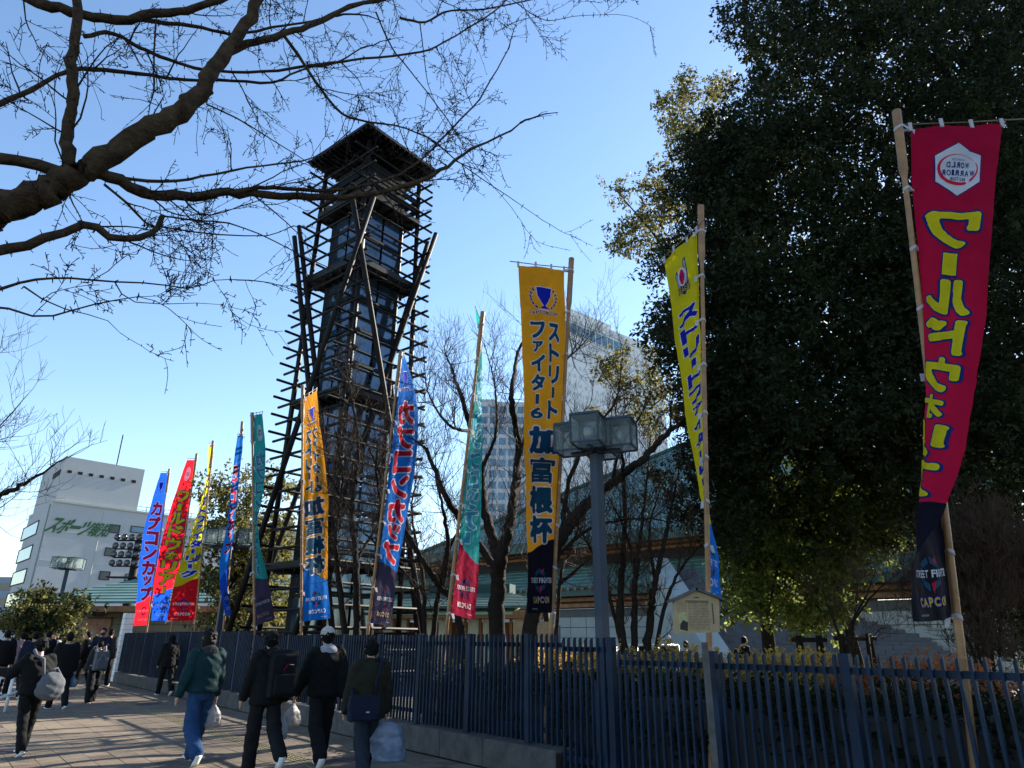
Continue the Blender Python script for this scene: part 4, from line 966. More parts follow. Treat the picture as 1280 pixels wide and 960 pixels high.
def roofslab(z0, off0, z1, off1, x0a, x1a, x0b, x1b, courses, nm, m=None):
    """sloping roof from eave (z0, off0) up to (z1, off1), split into courses"""
    for i in range(courses):
        t0, t1 = i / courses, (i + 1) / courses + .004
        lift = .05
        A_ = dM * (x0a + (x0b - x0a) * t0) + outM * (off0 + (off1 - off0) * t0) + [0, 0, z0 + (z1 - z0) * t0 + lift]
        B_ = dM * (x1a + (x1b - x1a) * t0) + outM * (off0 + (off1 - off0) * t0) + [0, 0, z0 + (z1 - z0) * t0 + lift]
        C_ = dM * (x1a + (x1b - x1a) * t1) + outM * (off0 + (off1 - off0) * t1) + [0, 0, z0 + (z1 - z0) * t1]
        D_ = dM * (x0a + (x0b - x0a) * t1) + outM * (off0 + (off1 - off0) * t1) + [0, 0, z0 + (z1 - z0) * t1]
        dn = np.array([0, 0, -.13]); b = MB(); b.add([A_, B_, C_, D_, A_ + dn, B_ + dn, C_ + dn, D_ + dn], [(0, 1, 2, 3), (7, 6, 5, 4), (0, 4, 5, 1), (1, 5, 6, 2), (2, 6, 7, 3), (3, 7, 4, 0)]); b.build(nm, m or M['roof'], hall)
zu = hz_(696, 710, -1.4)[1]
roofslab(zs, 1.25, zu, -1.4, XL - 1, XR + 1, XL - 1, XR + 1, 7, 'roof_course')
b = MB(); b.box(dM * (XL + XR) / 2 + outM * 1.27 + [0, 0, zs - .17], ((XR - XL) / 2 + 1.05, .06, .22), Rm); b.build('fascia', M['roof_dark'], hall)
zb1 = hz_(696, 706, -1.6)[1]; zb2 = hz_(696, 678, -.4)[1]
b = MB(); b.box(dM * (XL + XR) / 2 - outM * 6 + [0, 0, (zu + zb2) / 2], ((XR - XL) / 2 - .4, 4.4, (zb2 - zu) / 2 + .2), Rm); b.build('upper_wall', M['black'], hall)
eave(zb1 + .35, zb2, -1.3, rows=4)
off0 = .6; ze = hz_(696, 675, off0)[1]
z9 = ze + 11.5
# hip roof: front plane + left hip plane
xl = hz_(524, 682, off0)[0]
roofslab(ze, off0, z9, -19.0, xl, XR + 3, xl + 17.5, XR + 3, 26, 'roof_course')
b = MB(); b.box(dM * (xl + XR) / 2 + outM * (off0 + .02) + [0, 0, ze - .30], ((XR - xl) / 2 + 1.5, .06, .33), Rm); b.build('fascia', M['roof_dark'], hall)
Pq = [dM * xl + outM * off0 + [0, 0, ze], dM * (xl + 17.5) - outM * 19 + [0, 0, z9], dM * xl - outM * 38 + [0, 0, ze]]
b = MB(); b.add(Pq + [q - np.array([0, 0, .15]) for q in Pq], [(0, 1, 2), (5, 4, 3), (0, 3, 4, 1), (1, 4, 5, 2), (2, 5, 3, 0)]); b.build('roof_side', M['roof'], hall)
b = MB(); b.tube([Pq[0] + [0, 0, .1], Pq[1] + [0, 0, .1]], .22, 6); b.build('hip_ridge', M['roof_dark'], hall)
# stone steps ---------------------------------------------------------------------
st = thing('stone_steps', 'broad flight of grey stone steps behind the tree supports', 'steps', (at(1010, 800, 28)[0], 28.0, 0)); x0 = at(925, 790, 28)[0] - st.location[0]; x1 = at(1230, 790, 28)[0] - st.location[0]
nst = 32
for k in range(nst):
    b = MB(); n_ = 9; 
    for i in range(n_):
        xa = x0 + (x1 - x0) * i / n_; xb = x0 + (x1 - x0) * (i + 1) / n_ - .02; sh = (k % 2) * (x1 - x0) / n_ * .5; xa = max(x0, xa - sh); xb = max(xa + .05, xb - sh)
        if i == n_ - 1: xb = x1
        b.box(((xa + xb) / 2, k * .36 + .2, .17 * k + .085 + random.uniform(-.004, .004)), ((xb - xa) / 2, .195, .082))
    b.build('step', M['step'], st)
b = MB(); xa = x0 - .5; b.add([(xa - .5, -.6, 0), (x0 - .03, -.6, 0), (x0 - .03, nst * .36, 0), (xa - .5, nst * .36, 0), (xa - .5, -.6, .35), (x0 - .03, -.6, .35), (x0 - .03, nst * .36, nst * .17 + .6), (xa - .5, nst * .36, nst * .17 + .6)], [(3, 2, 1, 0), (4, 5, 6, 7), (0, 1, 5, 4), (1, 2, 6, 5), (2, 3, 7, 6), (3, 0, 4, 7)]); b.build('side_wall', M['walltile'], st)

# ticket pavilion at left -------------------------------------------------------------
def pavilion(label, px0, px1, Y0, yaw_d, pyw, pye, pyr, depth, name='pavilion', doorpx=None, ridge_in=3.0, wallm='cream', tagname='building'):
    d = _n([math.cos(yaw_d), math.sin(yaw_d), 0]); p = at(px0, 790, Y0); o_ = np.array([p[0], p[1], 0]); ov = _n(np.array([d[1], -d[0], 0])); 
    L = (hit(px1, 790, d, o_) - o_).dot(d); t = thing(name, label, tagname, o_); R_ = np.array([d, -ov, [0, 0, 1]]).T
    zw_ = hit(px0, pyw, d, o_)[2]; ze_ = hit(px0, pye, d, o_ + ov * 1.2)[2]
    b = MB(); b.box(d * L / 2 - ov * depth / 2 + [0, 0, zw_ / 2], (L / 2, depth / 2 - .05, zw_ / 2), R_); b.build('wall', M['grout'], t)
    nx = max(1, int(L / .9)); nzc = max(1, int(zw_ / .3)); wpm = boxmesh('wall_block', (L / nx / 2 - .008, .03, zw_ / nzc / 2 - .01), M[wallm], .004); k = 0
    mm = Matrix([list(R_[0]), list(R_[1]), list(R_[2])]).to_4x4()
    for i in range(nx):
        for j in range(nzc):
            if k >= 295: break
            x = (i + .5) * L / nx; z = (j + .5) * zw_ / nzc
            if doorpx and doorpx[0] < x < doorpx[1] and z < doorpx[2]: continue
            m2 = mm.copy(); m2.translation = Vector(d * x + ov * .0 + np.array([0, 0, z])); inst('wall_block', wpm, t, mx=m2); k += 1
    b = MB(); b.box(d * L / 2 + ov * .5 + [0, 0, ze_ - .28], (L / 2 + 1.3, .75, .12), R_); b.build('eave', M['wood'], t)
    n_ = 9
    zr_ = hit((px0 + px1) / 2, pyr, d, o_ - ov * ridge_in)[2]
    for i in range(n_):
        t0, t1 = i / n_, (i + 1) / n_; A0 = d * (-1.6 + t0 * 2.6) + ov * (1.4 - (1.4 + ridge_in) * t0) + [0, 0, ze_ + (zr_ - ze_) * t0 + .04]; B0 = d * (L + 1.6 - t0 * 2.6) + ov * (1.4 - (1.4 + ridge_in) * t0) + [0, 0, ze_ + (zr_ - ze_) * t0 + .04]
        A1 = d * (-1.6 + t1 * 2.6) + ov * (1.4 - (1.4 + ridge_in) * t1) + [0, 0, ze_ + (zr_ - ze_) * t1]; B1 = d * (L + 1.6 - t1 * 2.6) + ov * (1.4 - (1.4 + ridge_in) * t1) + [0, 0, ze_ + (zr_ - ze_) * t1]
        dn = np.array([0, 0, -.10]); b = MB(); b.add([A0, B0, B1, A1, A0 + dn, B0 + dn, B1 + dn, A1 + dn], [(0, 1, 2, 3), (7, 6, 5, 4), (0, 4, 5, 1), (1, 5, 6, 2), (2, 6, 7, 3), (3, 7, 4, 0)]); b.build('roof_course', M['roof'], t)
    b = MB(); b.box(d * L / 2 - ov * (ridge_in + .2) + [0, 0, zr_ + .1], (L / 2 - .9, .35, .22), R_); b.build('ridge', M['roof_dark'], t)
    return t, d, ov, o_, L, R_
pv, d, ov, o_, L, R_ = pavilion('low pavilion with green roof, cream block wall and ticket window at left', 83, 330, 34, math.radians(-12), 763, 753, 722, 6, ridge_in=3.2)
cx0 = (hit(104, 790, d, o_) - o_).dot(d); cx1 = (hit(138, 790, d, o_) - o_).dot(d); zt1 = hit(120, 774, d, o_)[2]
b = MB(); b.box(d * (cx0 + cx1) / 2 + ov * .05 + [0, 0, zt1 / 2 + .3], ((cx1 - cx0) / 2, .05, zt1 / 2 - .3), R_); b.build('mural_panel', mat('mural', (.35, .10, .05), .7, .6, 3.5, col2=(.45, .33, .2)), pv)
b = MB(); b.bar(d * cx0 + ov * .08 + [0, 0, zt1 + .05], d * cx1 + ov * .08 + [0, 0, zt1 + .05], .1, .1); b.build('lintel', M['wood_dark'], pv)
for txt, yy, hh, x0_, x1_ in (('切符売場', 765.5, .34, 115, 136), ('TICKETS', 770.8, .16, 118, 131)):
    xa = (hit(x0_, yy, d, o_) - o_).dot(d); xb = (hit(x1_, yy, d, o_) - o_).dot(d); zc = hit(x0_, yy, d, o_)[2]; cw = (xb - xa) / len(txt)
    for i, ch in enumerate(txt):
        V, F = glyph(ch, .02); V = V - (V.min(0) + V.max(0)) / 2; ex = V.max(0) - V.min(0); mb = MB(); mb.add([d * (xa + (i + .5) * cw + v[0] / ex[0] * cw * .8) + ov * .06 + [0, 0, zc + v[1] / ex[1] * hh] for v in V], F); mb.build('sign_letter', M['ink'], pv)
pavilion('small green-roofed building with pale block wall between the tower legs', 336, 430, 33, math.radians(-10), 752, 742, 712, 6, wallm='cream')
# tea house with green awning
th_, d, ov, o_, L, R_ = pavilion('timber shop front with pale green awning behind the bare trees', 425, 655, 30, math.radians(-20), 778, 760, 742, 5, wallm='wood_dark', ridge_in=1.0)
for i in range(26):
    x = .4 + i * .62
    if x > L: break
    if i % 3 != 2: b = MB(); b.box(d * x + ov * .06 + [0, 0, 1.25], (.22, .03, 1.15), R_); b.build('window', M['paper'] if 'paper' in M else M.setdefault('paper', mat('pale_pane', (.62, .66, .52), .35, .3, 1.5)), th_)
    b = MB(); b.box(d * (x + .31) + ov * .10 + [0, 0, 1.25], (.05, .05, 1.25), R_); b.build('column', M['wood'], th_)
b = MB(); z = 2.55; q = [d * 0 + ov * .15 + [0, 0, z + .35], d * L + ov * .15 + [0, 0, z + .35], d * L + ov * 1.3 + [0, 0, z], d * 0 + ov * 1.3 + [0, 0, z]]
b.add(q + [x - np.array([0, 0, .08]) for x in q], [(0, 1, 2, 3), (7, 6, 5, 4), (3, 2, 6, 7), (0, 3, 7, 4), (1, 5, 6, 2)]); b.build('awning', mat('pale_green_awning', (.30, .52, .36), .7, .15, 2), th_)

# ------------------------------------------------------------------ trees
ot = [([(-6.9, 3.9, 0.), (-6.75, 3.95, 1.2), (-6.3, 4.1, 2.6), (-5.3, 4.2, 3.7), (-60, 292), (0, 262), (60, 236), (100, 214)], 4.4, 4.6, .26, .155),
  ([(100, 214), (135, 196), (180, 165), (222, 143), (243, 124), (262, 98), (278, 70), (305, 35), (322, -5), (345, -60), (380, -140)], 4.6, 5.0, .15, .055),
  ([(88, 212), (86, 170), (92, 120), (90, 70), (97, 20), (92, -40), (70, -120)], 4.6, 4.4, .075, .05),
  ([(270, 85), (290, 63), (330, 50), (370, 38), (400, 26), (440, 8), (500, -5), (570, -12)], 4.85, 5.6, .062, .03),
  ([(-60, 205), (0, 196), (35, 203), (62, 214), (85, 218)], 4.4, 4.6, .07, .075),
  ([(108, 212), (140, 222), (180, 240), (230, 246), (280, 240), (330, 243), (390, 247), (450, 243), (500, 235), (545, 218), (575, 195), (610, 178), (650, 155)], 4.6, 6.4, .082, .014),
  ([(240, 246), (300, 238), (340, 234), (420, 238), (480, 225), (520, 205), (560, 165), (600, 122), (635, 62)], 5.0, 6.5, .035, .010),
  ([(-60, 330), (0, 312), (40, 305), (75, 290), (112, 280), (140, 295), (170, 298), (192, 288), (203, 270)], 4.5, 5.0, .062, .035),
  ([(203, 270), (240, 275), (290, 280), (340, 300), (400, 330), (440, 345)], 5.0, 5.8, .014, .005),
  ([(-40, -60), (40, 0), (90, 15), (140, 24), (200, 17), (245, 10), (290, -8), (320, -30)], 4.7, 5.2, .085, .04),
  ([(140, 24), (200, 27), (250, 34), (290, 42), (350, 33), (420, 20)], 4.9, 5.6, .035, .014),
  ([(-40, 150), (0, 130), (40, 112), (85, 88), (130, 88), (170, 92), (230, 100), (290, 100), (340, 103), (375, 88), (420, 78), (450, 60)], 4.5, 6.0, .040, .012),
  ([(105, 45), (140, 42), (180, 62), (215, 76), (260, 88), (330, 90), (400, 80), (450, 74), (520, 66), (560, 50), (620, 12), (640, -10)], 4.7, 6.3, .030, .012),
  ([(355, 45), (380, 80), (400, 110), (425, 140), (455, 152), (500, 158), (540, 175), (570, 200), (620, 235), (670, 270)], 5.3, 6.6, .026, .005),
  ([(500, 22), (530, 28), (560, 14), (600, 12), (640, 5), (700, -10)], 5.6, 6.4, .022, .010),
  ([(470, 15), (490, 60), (510, 85), (560, 150), (590, 200), (640, 260)], 5.4, 6.4, .014, .004),
  ([(525, 28), (530, 70), (535, 105), (545, 130)], 5.8, 6.2, .010, .004),
  ([(125, 218), (170, 225), (225, 226), (280, 215), (340, 205), (390, 198), (430, 170)], 4.7, 5.8, .026, .007),
  ([(130, 230), (160, 255), (185, 280), (210, 285), (260, 292), (330, 295), (360, 285)], 4.7, 5.6, .018, .006),
  ([(258, 130), (300, 150), (340, 175), (380, 200), (410, 225)], 4.9, 5.7, .012, .004),
  ([(225, 240), (245, 265), (270, 268), (300, 258)], 5.0, 5.4, .016, .006),
  ([(195, 28), (193, 60), (192, 92)], 4.9, 5.0, .014, .012),
  ([(-50, 375), (0, 362), (40, 350), (80, 347), (130, 352), (190, 354), (240, 360), (270, 350), (310, 350)], 4.3, 5.2, .020, .004),
  ([(-50, 385), (0, 384), (50, 396), (90, 388), (140, 376), (180, 372), (210, 385)], 4.2, 5.0, .016, .004),
  ([(30, 358), (60, 378), (95, 390), (130, 398), (150, 416)], 4.4, 4.9, .010, .003),
  ([(143, 352), (155, 370), (180, 380), (230, 379), (275, 380), (288, 388)], 4.8, 5.2, .008, .003),
  ([(640, 0), (680, 25), (720, 20), (770, 18)], 6.2, 6.5, .008, .004),
  ([(620, 40), (650, 25), (680, 20)], 6.2, 6.4, .008, .004)]
bare_tree('large bare ginkgo with thick bark reaching its branches across the sky at top left', ot, (-6.9, 3.9, 0), lvl=2, kids=3, every=.46, L0=.70, r0=.009, up=.0, spur=.75, rs=.66, rmin=.0026, bark='bark', twm='twig_over', seg=.08, drop=.10, twig_from=.12, seed=5, spread=.65)
bare_tree('fine bare twigs of a leaning tree at the far left edge', [([(-9.9, 9.5, 0.), (-9.7, 9.5, 2.2), (-90, 660), (-50, 640), (0, 620), (40, 600), (85, 571)], 9.5, 9.5, .10, .006), ([(-90, 660), (-60, 590), (0, 532), (35, 493)], 9.5, 9.5, .02, .005), ([(-60, 680), (-20, 640), (0, 635), (25, 615)], 9.5, 9.5, .012, .004), ([(-90, 640), (-40, 575), (0, 550), (28, 545)], 9.5, 9.5, .012, .003), ([(-60, 470), (-20, 445), (12, 440)], 9.5, 9.5, .008, .003)],
          (-9.9, 9.5, 0), lvl=2, kids=3, every=.3, L0=.7, r0=.006, up=.5, seg=.1, twig_from=.45, seed=6)
G2 = 'bare trees behind the fence'
def bt(label, base_px, Y, limbs, seed, **k):
    p = at(base_px, 800, Y); B0 = (p[0], Y, 0.0)
    lim = [([B0 if q == 'B' else q for q in poly], Y, Y, ra, rb) for poly, ra, rb in limbs]
    for i, (poly, a, c, ra, rb) in enumerate(lim):
        p2 = []
        for q in poly:
            if len(q) == 2: w3 = at(q[0], q[1], Y + (random.Random(seed * 31 + int(q[0])).uniform(-1, 1) * min(1.5, max(0, (790 - q[1]) / 150)))); p2.append(tuple(w3))
            else: p2.append(q)
        lim[i] = (p2, a, c, ra, rb)
    kw = dict(lvl=2, kids=4, every=.22, L0=1.0, r0=.011, up=.7, seg=.16, twig_from=.2, rs=.82); kw.update(k)
    return bare_tree(label, lim, B0, G2, seed=seed, **kw)
bt('thick-trunked bare tree left of the large orange banner', 622, 15, [(['B', (622, 740), (628, 690), (640, 640), (648, 560), (640, 500), (648, 440), (668, 400)], .22, .02), ([(626, 700), (606, 640), (600, 580), (584, 520), (568, 470), (556, 440)], .15, .015), ([(622, 715), (590, 668), (560, 626), (545, 590), (530, 560), (510, 545)], .12, .015),
    ([(645, 580), (668, 520), (690, 470), (718, 440), (740, 420)], .07, .01), ([(600, 590), (620, 540), (618, 480), (605, 430)], .06, .01), ([(590, 540), (560, 530), (535, 490), (530, 450)], .05, .01), ([(640, 620), (670, 590), (700, 560), (740, 500)], .07, .01)], 31)
bt('bare tree with one long limb leaning right behind the street lamp', 648, 13.5, [(['B', (668, 755), (690, 700), (716, 650), (765, 605), (802, 575), (838, 538), (868, 520)], .20, .04), ([(700, 680), (712, 600), (740, 540), (770, 500), (778, 440)], .07, .008), ([(765, 605), (775, 560), (800, 520), (812, 490)], .05, .008), ([(716, 650), (690, 600), (680, 560)], .05, .01), ([(838, 538), (840, 500), (850, 470)], .03, .008), ([(690, 700), (740, 660), (800, 648), (850, 655)], .05, .01)], 32, every=.25)
bt('many-stemmed bare tree right of the large street lamp', 795, 14, [(['B', (776, 780), (779, 700), (782, 640), (776, 560), (770, 520)], .11, .015), (['B', (793, 780), (797, 700), (804, 640), (812, 560)], .10, .012), (['B', (812, 780), (819, 730), (832, 670), (842, 620), (850, 580)], .11, .012), (['B', (768, 770), (754, 720), (735, 680), (718, 650)], .06, .01), (['B', (828, 770), (846, 720), (868, 690), (890, 670)], .06, .01), ([(797, 720), (780, 660), (760, 620)], .05, .01), ([(819, 730), (812, 660), (826, 610)], .05, .01)], 33, every=.2, L0=.8)
bt('dark bare tree with crossing limbs between the tower and the blue banner', 592, 16.5, [(['B', (572, 765), (552, 735), (528, 700), (500, 650), (478, 600), (462, 560)], .13, .03), ([(552, 735), (560, 680), (550, 620), (535, 560)], .09, .012), ([(528, 700), (505, 700), (470, 680), (440, 650)], .07, .01), ([(500, 650), (505, 600), (520, 540), (515, 490)], .06, .01)], 34)
bt('twiggy bare tree clump in front of the tower base', 452, 16, [(['B', (446, 720), (440, 640), (448, 560), (440, 500), (430, 450)], .11, .012), (['B', (470, 730), (478, 650), (470, 580), (482, 520)], .10, .012), (['B', (425, 740), (420, 670), (428, 600), (420, 540)], .09, .012), ([(446, 700), (480, 640), (500, 580), (505, 540)], .05, .01), ([(440, 640), (410, 590), (405, 540)], .04, .01)], 35, every=.17, L0=.9)
bt('bare tree with short dense twigs right of the blue banner foot', 535, 18, [(['B', (530, 740), (522, 690), (515, 640), (520, 600)], .08, .02), (['B', (548, 740), (560, 690), (580, 650)], .1, .02), ([(530, 740), (500, 710), (480, 690)], .06, .01)], 36, every=.2)
bt('slender bare tree left of the wooden notice board', 690, 19, [(['B', (700, 730), (712, 690), (730, 640), (745, 590)], .07, .015), (['B', (680, 740), (672, 700), (668, 650)], .1, .015), ([(700, 730), (735, 700), (760, 670)], .06, .01)], 37, every=.25)
bt('small bare tree growing at the timber supports before the stone steps', 1052, 14, [(['B', (1052, 810), (1040, 770), (1028, 740)], .05, .008), (['B', (1060, 800), (1075, 765), (1100, 735), (1120, 720)], .045, .006), (['B', (1066, 790), (1085, 740), (1095, 710)], .04, .006), ([(1052, 810), (1068, 770), (1072, 730)], .03, .006), (['B', (1090, 800), (1125, 780)], .02, .005)], 38, every=.3, L0=.8, r0=.006)
bt('reddish bare shrub tangle behind the foot of the red banner', 1225, 10.5, [(['B', (1225, 790), (1200, 750), (1180, 700)], .035, .008), (['B', (1235, 780), (1245, 730), (1240, 680)], .035, .008), (['B', (1210, 800), (1175, 770), (1150, 740)], .03, .007), (['B', (1250, 790), (1275, 740), (1300, 700)], .03, .007), (['B', (1215, 780), (1210, 720), (1215, 690)], .03, .007)], 39, every=.05, L0=.6, r0=.006, lvl=3, kids=4, seg=.12)

from math import pi
def inpoly(x, y, P):
    c = False; n = len(P); j = n - 1
    for i in range(n):
        if (P[i][1] > y) != (P[j][1] > y) and x < (P[j][0] - P[i][0]) * (y - P[i][1]) / (P[j][1] - P[i][1]) + P[i][0]: c = not c
        j = i
    return c
def leaves(C, N, mtl, parent, lw, ll, spread, seed, name='foliage', org=None, per=60, droop=.0):
    g = np.random.default_rng(seed); C = np.asarray(C); k = max(1, N // len(C)); reps = g.poisson(k, len(C)); cc = np.repeat(C, reps, axis=0); n = len(cc)
    # leaves sit in alternating rows along small sprays
    q = 9; ns = n // q + 1; sid = np.arange(n) // q; sc = g.normal(size=(ns, 3)) * spread * np.array([1, 1, .75]); sd = g.normal(size=(ns, 3)); sd[:, 2] -= .25 + droop; sd /= np.linalg.norm(sd, axis=1)[:, None]
    sdv = sd[sid]; tpos = (np.arange(n) % q) / (q - 1) - .3; P = cc + sc[sid] + sdv * (tpos * ll * 3.6)[:, None] + g.normal(size=(n, 3)) * ll * .35
    side = np.cross(sdv, g.normal(size=(n, 3))); side /= np.linalg.norm(side, axis=1)[:, None] + 1e-9
    d = sdv * .6 + side + g.normal(size=(n, 3)) * .35; d /= np.linalg.norm(d, axis=1)[:, None]; P = P + d * ll; e = np.cross(d, g.normal(size=(n, 3))); e /= np.linalg.norm(e, axis=1)[:, None] + 1e-9
    s = g.uniform(.65, 1.25, n)[:, None]; nn = np.cross(d, e) * .12
    V = np.stack([P - d * ll * s, P + e * lw * s + nn * ll * s, P + d * ll * s, P - e * lw * s + nn * ll * s], 1).reshape(-1, 3) - (org if org is not None else 0)
    me = bpy.data.meshes.new(name); me.vertices.add(4 * n); me.vertices.foreach_set('co', V.astype(np.float32).ravel()); me.loops.add(4 * n); me.loops.foreach_set('vertex_index', np.arange(4 * n, dtype=np.int32))
    me.polygons.add(n); me.polygons.foreach_set('loop_start', np.arange(0, 4 * n, 4, dtype=np.int32)); me.update(calc_edges=True); me.materials.append(mtl)
    o = bpy.data.objects.new(name, me); link(o, parent); return o
def evergreen(label, base, trunk_r, polys, seed, branch=40, group='leafy evergreen trees'):
    """polys: (outline in picture, Ymin, Ymax, clusters, leaves, material, spread, leaf half width, half length)"""
    rg = random.Random(seed); t = thing('evergreen_tree', label, 'tree', base, 0, group); base = np.array(base, float); allc = []
    for pi_, (P, Ya, Yb, nc, N, mt, sprd, lw_, ll_) in enumerate(polys):
        xs = [q[0] for q in P]; ys = [q[1] for q in P]; C = []
        tries = 0
        while len(C) < nc and tries < nc * 40:
            tries += 1
            x = rg.uniform(min(xs), max(xs)); y = rg.uniform(min(ys), max(ys))
            jx = 26 * noise.noise(Vector((x / 25, y / 25, 3.3))); jy = 26 * noise.noise(Vector((x / 25, y / 25, 9.1)))
            if not inpoly(x + jx, y + jy, P): continue
            if noise.noise(Vector((x / 34, y / 34, seed + pi_))) < (-.10 if mt != 'leaf_bright' else .0) - .22 * rg.random(): continue
            C.append(at(x, y, rg.uniform(Ya, Yb)))
        allc += C; leaves(C, N, M[mt], t, lw_, ll_, sprd, seed + pi_, 'foliage', base)
        t.children[-1]['kind'] = 'stuff'
    c = np.mean(allc, axis=0); top = max(q[2] for q in allc); fork = base + [0, 0, top * .25]
    b = MB(); tp = fork + (c - fork) * .8 + [0, 0, 1.0]; b.tube(cspline([base, base + [.05, 0, top * .12], fork, tp], 14) - base, np.linspace(trunk_r, trunk_r * .35, 14), 12); b.build('trunk', M['bark_dark'], t, True)
    for k in range(branch):
        q = allc[rg.randrange(len(allc))]; s_ = fork + (tp - fork) * rg.uniform(0, 1); mid = (s_ + q) / 2 + [rg.uniform(-.3, .3), rg.uniform(-.3, .3), rg.uniform(-.2, .5)]
        b = MB(); b.tube(cspline([s_, mid, q], 9) - base, np.linspace(trunk_r * .28, .012, 9), 6); b.build('branch', M['bark_dark'], t, True)
    return t
evergreen('huge dark evergreen filling the upper right of the view, behind the red banner', (14.6, 14.8, 0), .38, [
    ([(915, -30), (925, 55), (955, 75), (925, 95), (950, 130), (920, 175), (895, 205), (880, 260), (900, 330), (870, 400), (880, 470), (930, 560), (990, 590), (1120, 610), (1290, 700), (1320, 500), (1400, 300), (1450, -30), (1350, -160), (1000, -160)], 12.8, 16.5, 1050, 150000, 'leaf_dark', .30, .030, .070),
    ([(905, 10), (925, 5), (940, 55), (925, 100), (955, 130), (930, 190), (900, 240), (905, 380), (930, 500), (980, 530), (1100, 540), (1280, 560), (1280, 0)], 11.8, 13.5, 420, 60000, 'leaf_dark', .28, .026, .065),
    ([(935, -30), (960, 130), (930, 240), (930, 380), (960, 540), (1285, 640), (1290, 450), (1340, 250), (1400, -160), (1000, -160)], 16.0, 17.5, 500, 50000, 'leaf_dark', .45, .055, .12),
    ([(1340, -120), (1340, 560), (1750, 600), (1750, -120)], 8.5, 11.5, 170, 24000, 'leaf_dark', .35, .032, .075),
    ([(1150, 640), (1300, 640), (1400, 700), (1400, 810), (1260, 800), (1190, 740)], 12.5, 15, 90, 14000, 'leaf_dark', .3, .03, .07)], 41, 26)
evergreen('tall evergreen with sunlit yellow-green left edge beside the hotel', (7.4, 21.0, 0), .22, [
    ([(905, 90), (880, 98), (855, 98), (845, 118), (818, 124), (832, 158), (815, 175), (840, 215), (812, 222), (772, 232), (766, 262), (800, 272), (790, 292), (765, 300), (768, 318), (800, 312), (812, 330), (860, 320), (900, 250)], 16, 18, 150, 16000, 'leaf_mid', .19, .026, .058),  # left edge gets the lighter leaf: sunlight put into its colour
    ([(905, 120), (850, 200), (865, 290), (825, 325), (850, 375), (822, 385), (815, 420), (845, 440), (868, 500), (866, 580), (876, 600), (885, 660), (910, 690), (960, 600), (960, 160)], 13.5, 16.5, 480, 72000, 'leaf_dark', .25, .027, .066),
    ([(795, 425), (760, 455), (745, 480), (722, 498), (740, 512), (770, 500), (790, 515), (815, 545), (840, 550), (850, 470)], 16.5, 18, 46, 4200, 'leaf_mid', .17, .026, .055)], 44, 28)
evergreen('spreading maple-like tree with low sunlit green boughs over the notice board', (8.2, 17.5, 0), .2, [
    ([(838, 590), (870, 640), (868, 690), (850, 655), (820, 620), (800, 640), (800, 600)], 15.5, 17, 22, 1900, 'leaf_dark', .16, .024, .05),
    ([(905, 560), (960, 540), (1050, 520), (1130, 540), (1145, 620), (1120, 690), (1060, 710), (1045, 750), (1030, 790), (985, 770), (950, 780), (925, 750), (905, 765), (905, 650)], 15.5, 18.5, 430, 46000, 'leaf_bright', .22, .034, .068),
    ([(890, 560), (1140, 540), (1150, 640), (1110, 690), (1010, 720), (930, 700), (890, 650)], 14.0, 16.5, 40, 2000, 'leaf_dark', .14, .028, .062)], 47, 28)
evergreen('broad dark tree behind the yellow banner and round cluster lamp', (at(292, 790, 26)[0], 26.0, 0), .3, [
    ([(252, 610), (272, 600), (290, 588), (330, 592), (352, 605), (372, 640), (375, 700), (355, 740), (350, 775), (300, 790), (258, 785), (245, 720), (250, 660)], 24.5, 27.5, 170, 15000, 'leaf_mid', .36, .042, .09)], 50, 25)
evergreen('small leafy green tree before the office building at far left', (at(62, 790, 30)[0], 30.0, 0), .12, [
    ([(22, 748), (45, 730), (75, 735), (98, 758), (104, 790), (98, 808), (60, 812), (15, 808), (12, 780)], 29, 31, 60, 5500, 'leaf_dark', .26, .045, .09),
    ([(22, 748), (45, 730), (75, 735), (98, 758), (104, 790), (60, 800), (15, 800), (12, 780)], 28.5, 31, 34, 3000, 'leaf_mid', .24, .045, .09)], 53, 12)

# hedges
def hedge(label, s0, s1, t0, t1, z0, z1, N, mt, core=True, seed=1, name='hedge'):
    c = FP((s0 + s1) / 2, (t0 + t1) / 2); t = thing(name, label, 'hedge', c, yaw)
    g = np.random.default_rng(seed); L, Wd, H = s1 - s0, t1 - t0, z1 - z0
    n = N // 30; P = np.stack([g.uniform(-L / 2, L / 2, n), g.uniform(-Wd / 2, Wd / 2, n), z0 + H * np.sqrt(g.uniform(0, 1, n))], 1)
    P[:, 2] += .05 * np.sin(P[:, 0] * 3.1) + .04 * np.sin(P[:, 0] * 7.7)
    f = leaves(P, N, M[mt], t, .016, .034, .07, seed, 'foliage'); f['kind'] = 'stuff'
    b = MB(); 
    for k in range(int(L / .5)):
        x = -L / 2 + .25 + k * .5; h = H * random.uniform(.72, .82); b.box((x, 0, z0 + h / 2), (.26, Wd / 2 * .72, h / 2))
    b.build('dark_core', M['black'], t)  # added unseen dark core blocks that stop sight through the leaves
hedge('dense dark green hedge close behind the right part of the fence', 20.5, 36, .75, 2.0, .02, 1.14, 56000, 'leaf_hedge', seed=61)
hedge('clipped hedge with golden leaves behind the long fence', 20.5, 26.6, 3.0, 4.3, .02, 1.38, 24000, 'leaf_gold', seed=62)
hedge('low hedge with rusty orange leaves behind the lower fence', 26.7, 31.2, 3.1, 4.4, .02, 1.30, 16000, 'leaf_rust', seed=63)
hedge('low bright green hedge behind the foot of the red banner', 31.3, 35.5, 3.1, 4.3, .02, 1.32, 12000, 'leaf_bright', seed=64)

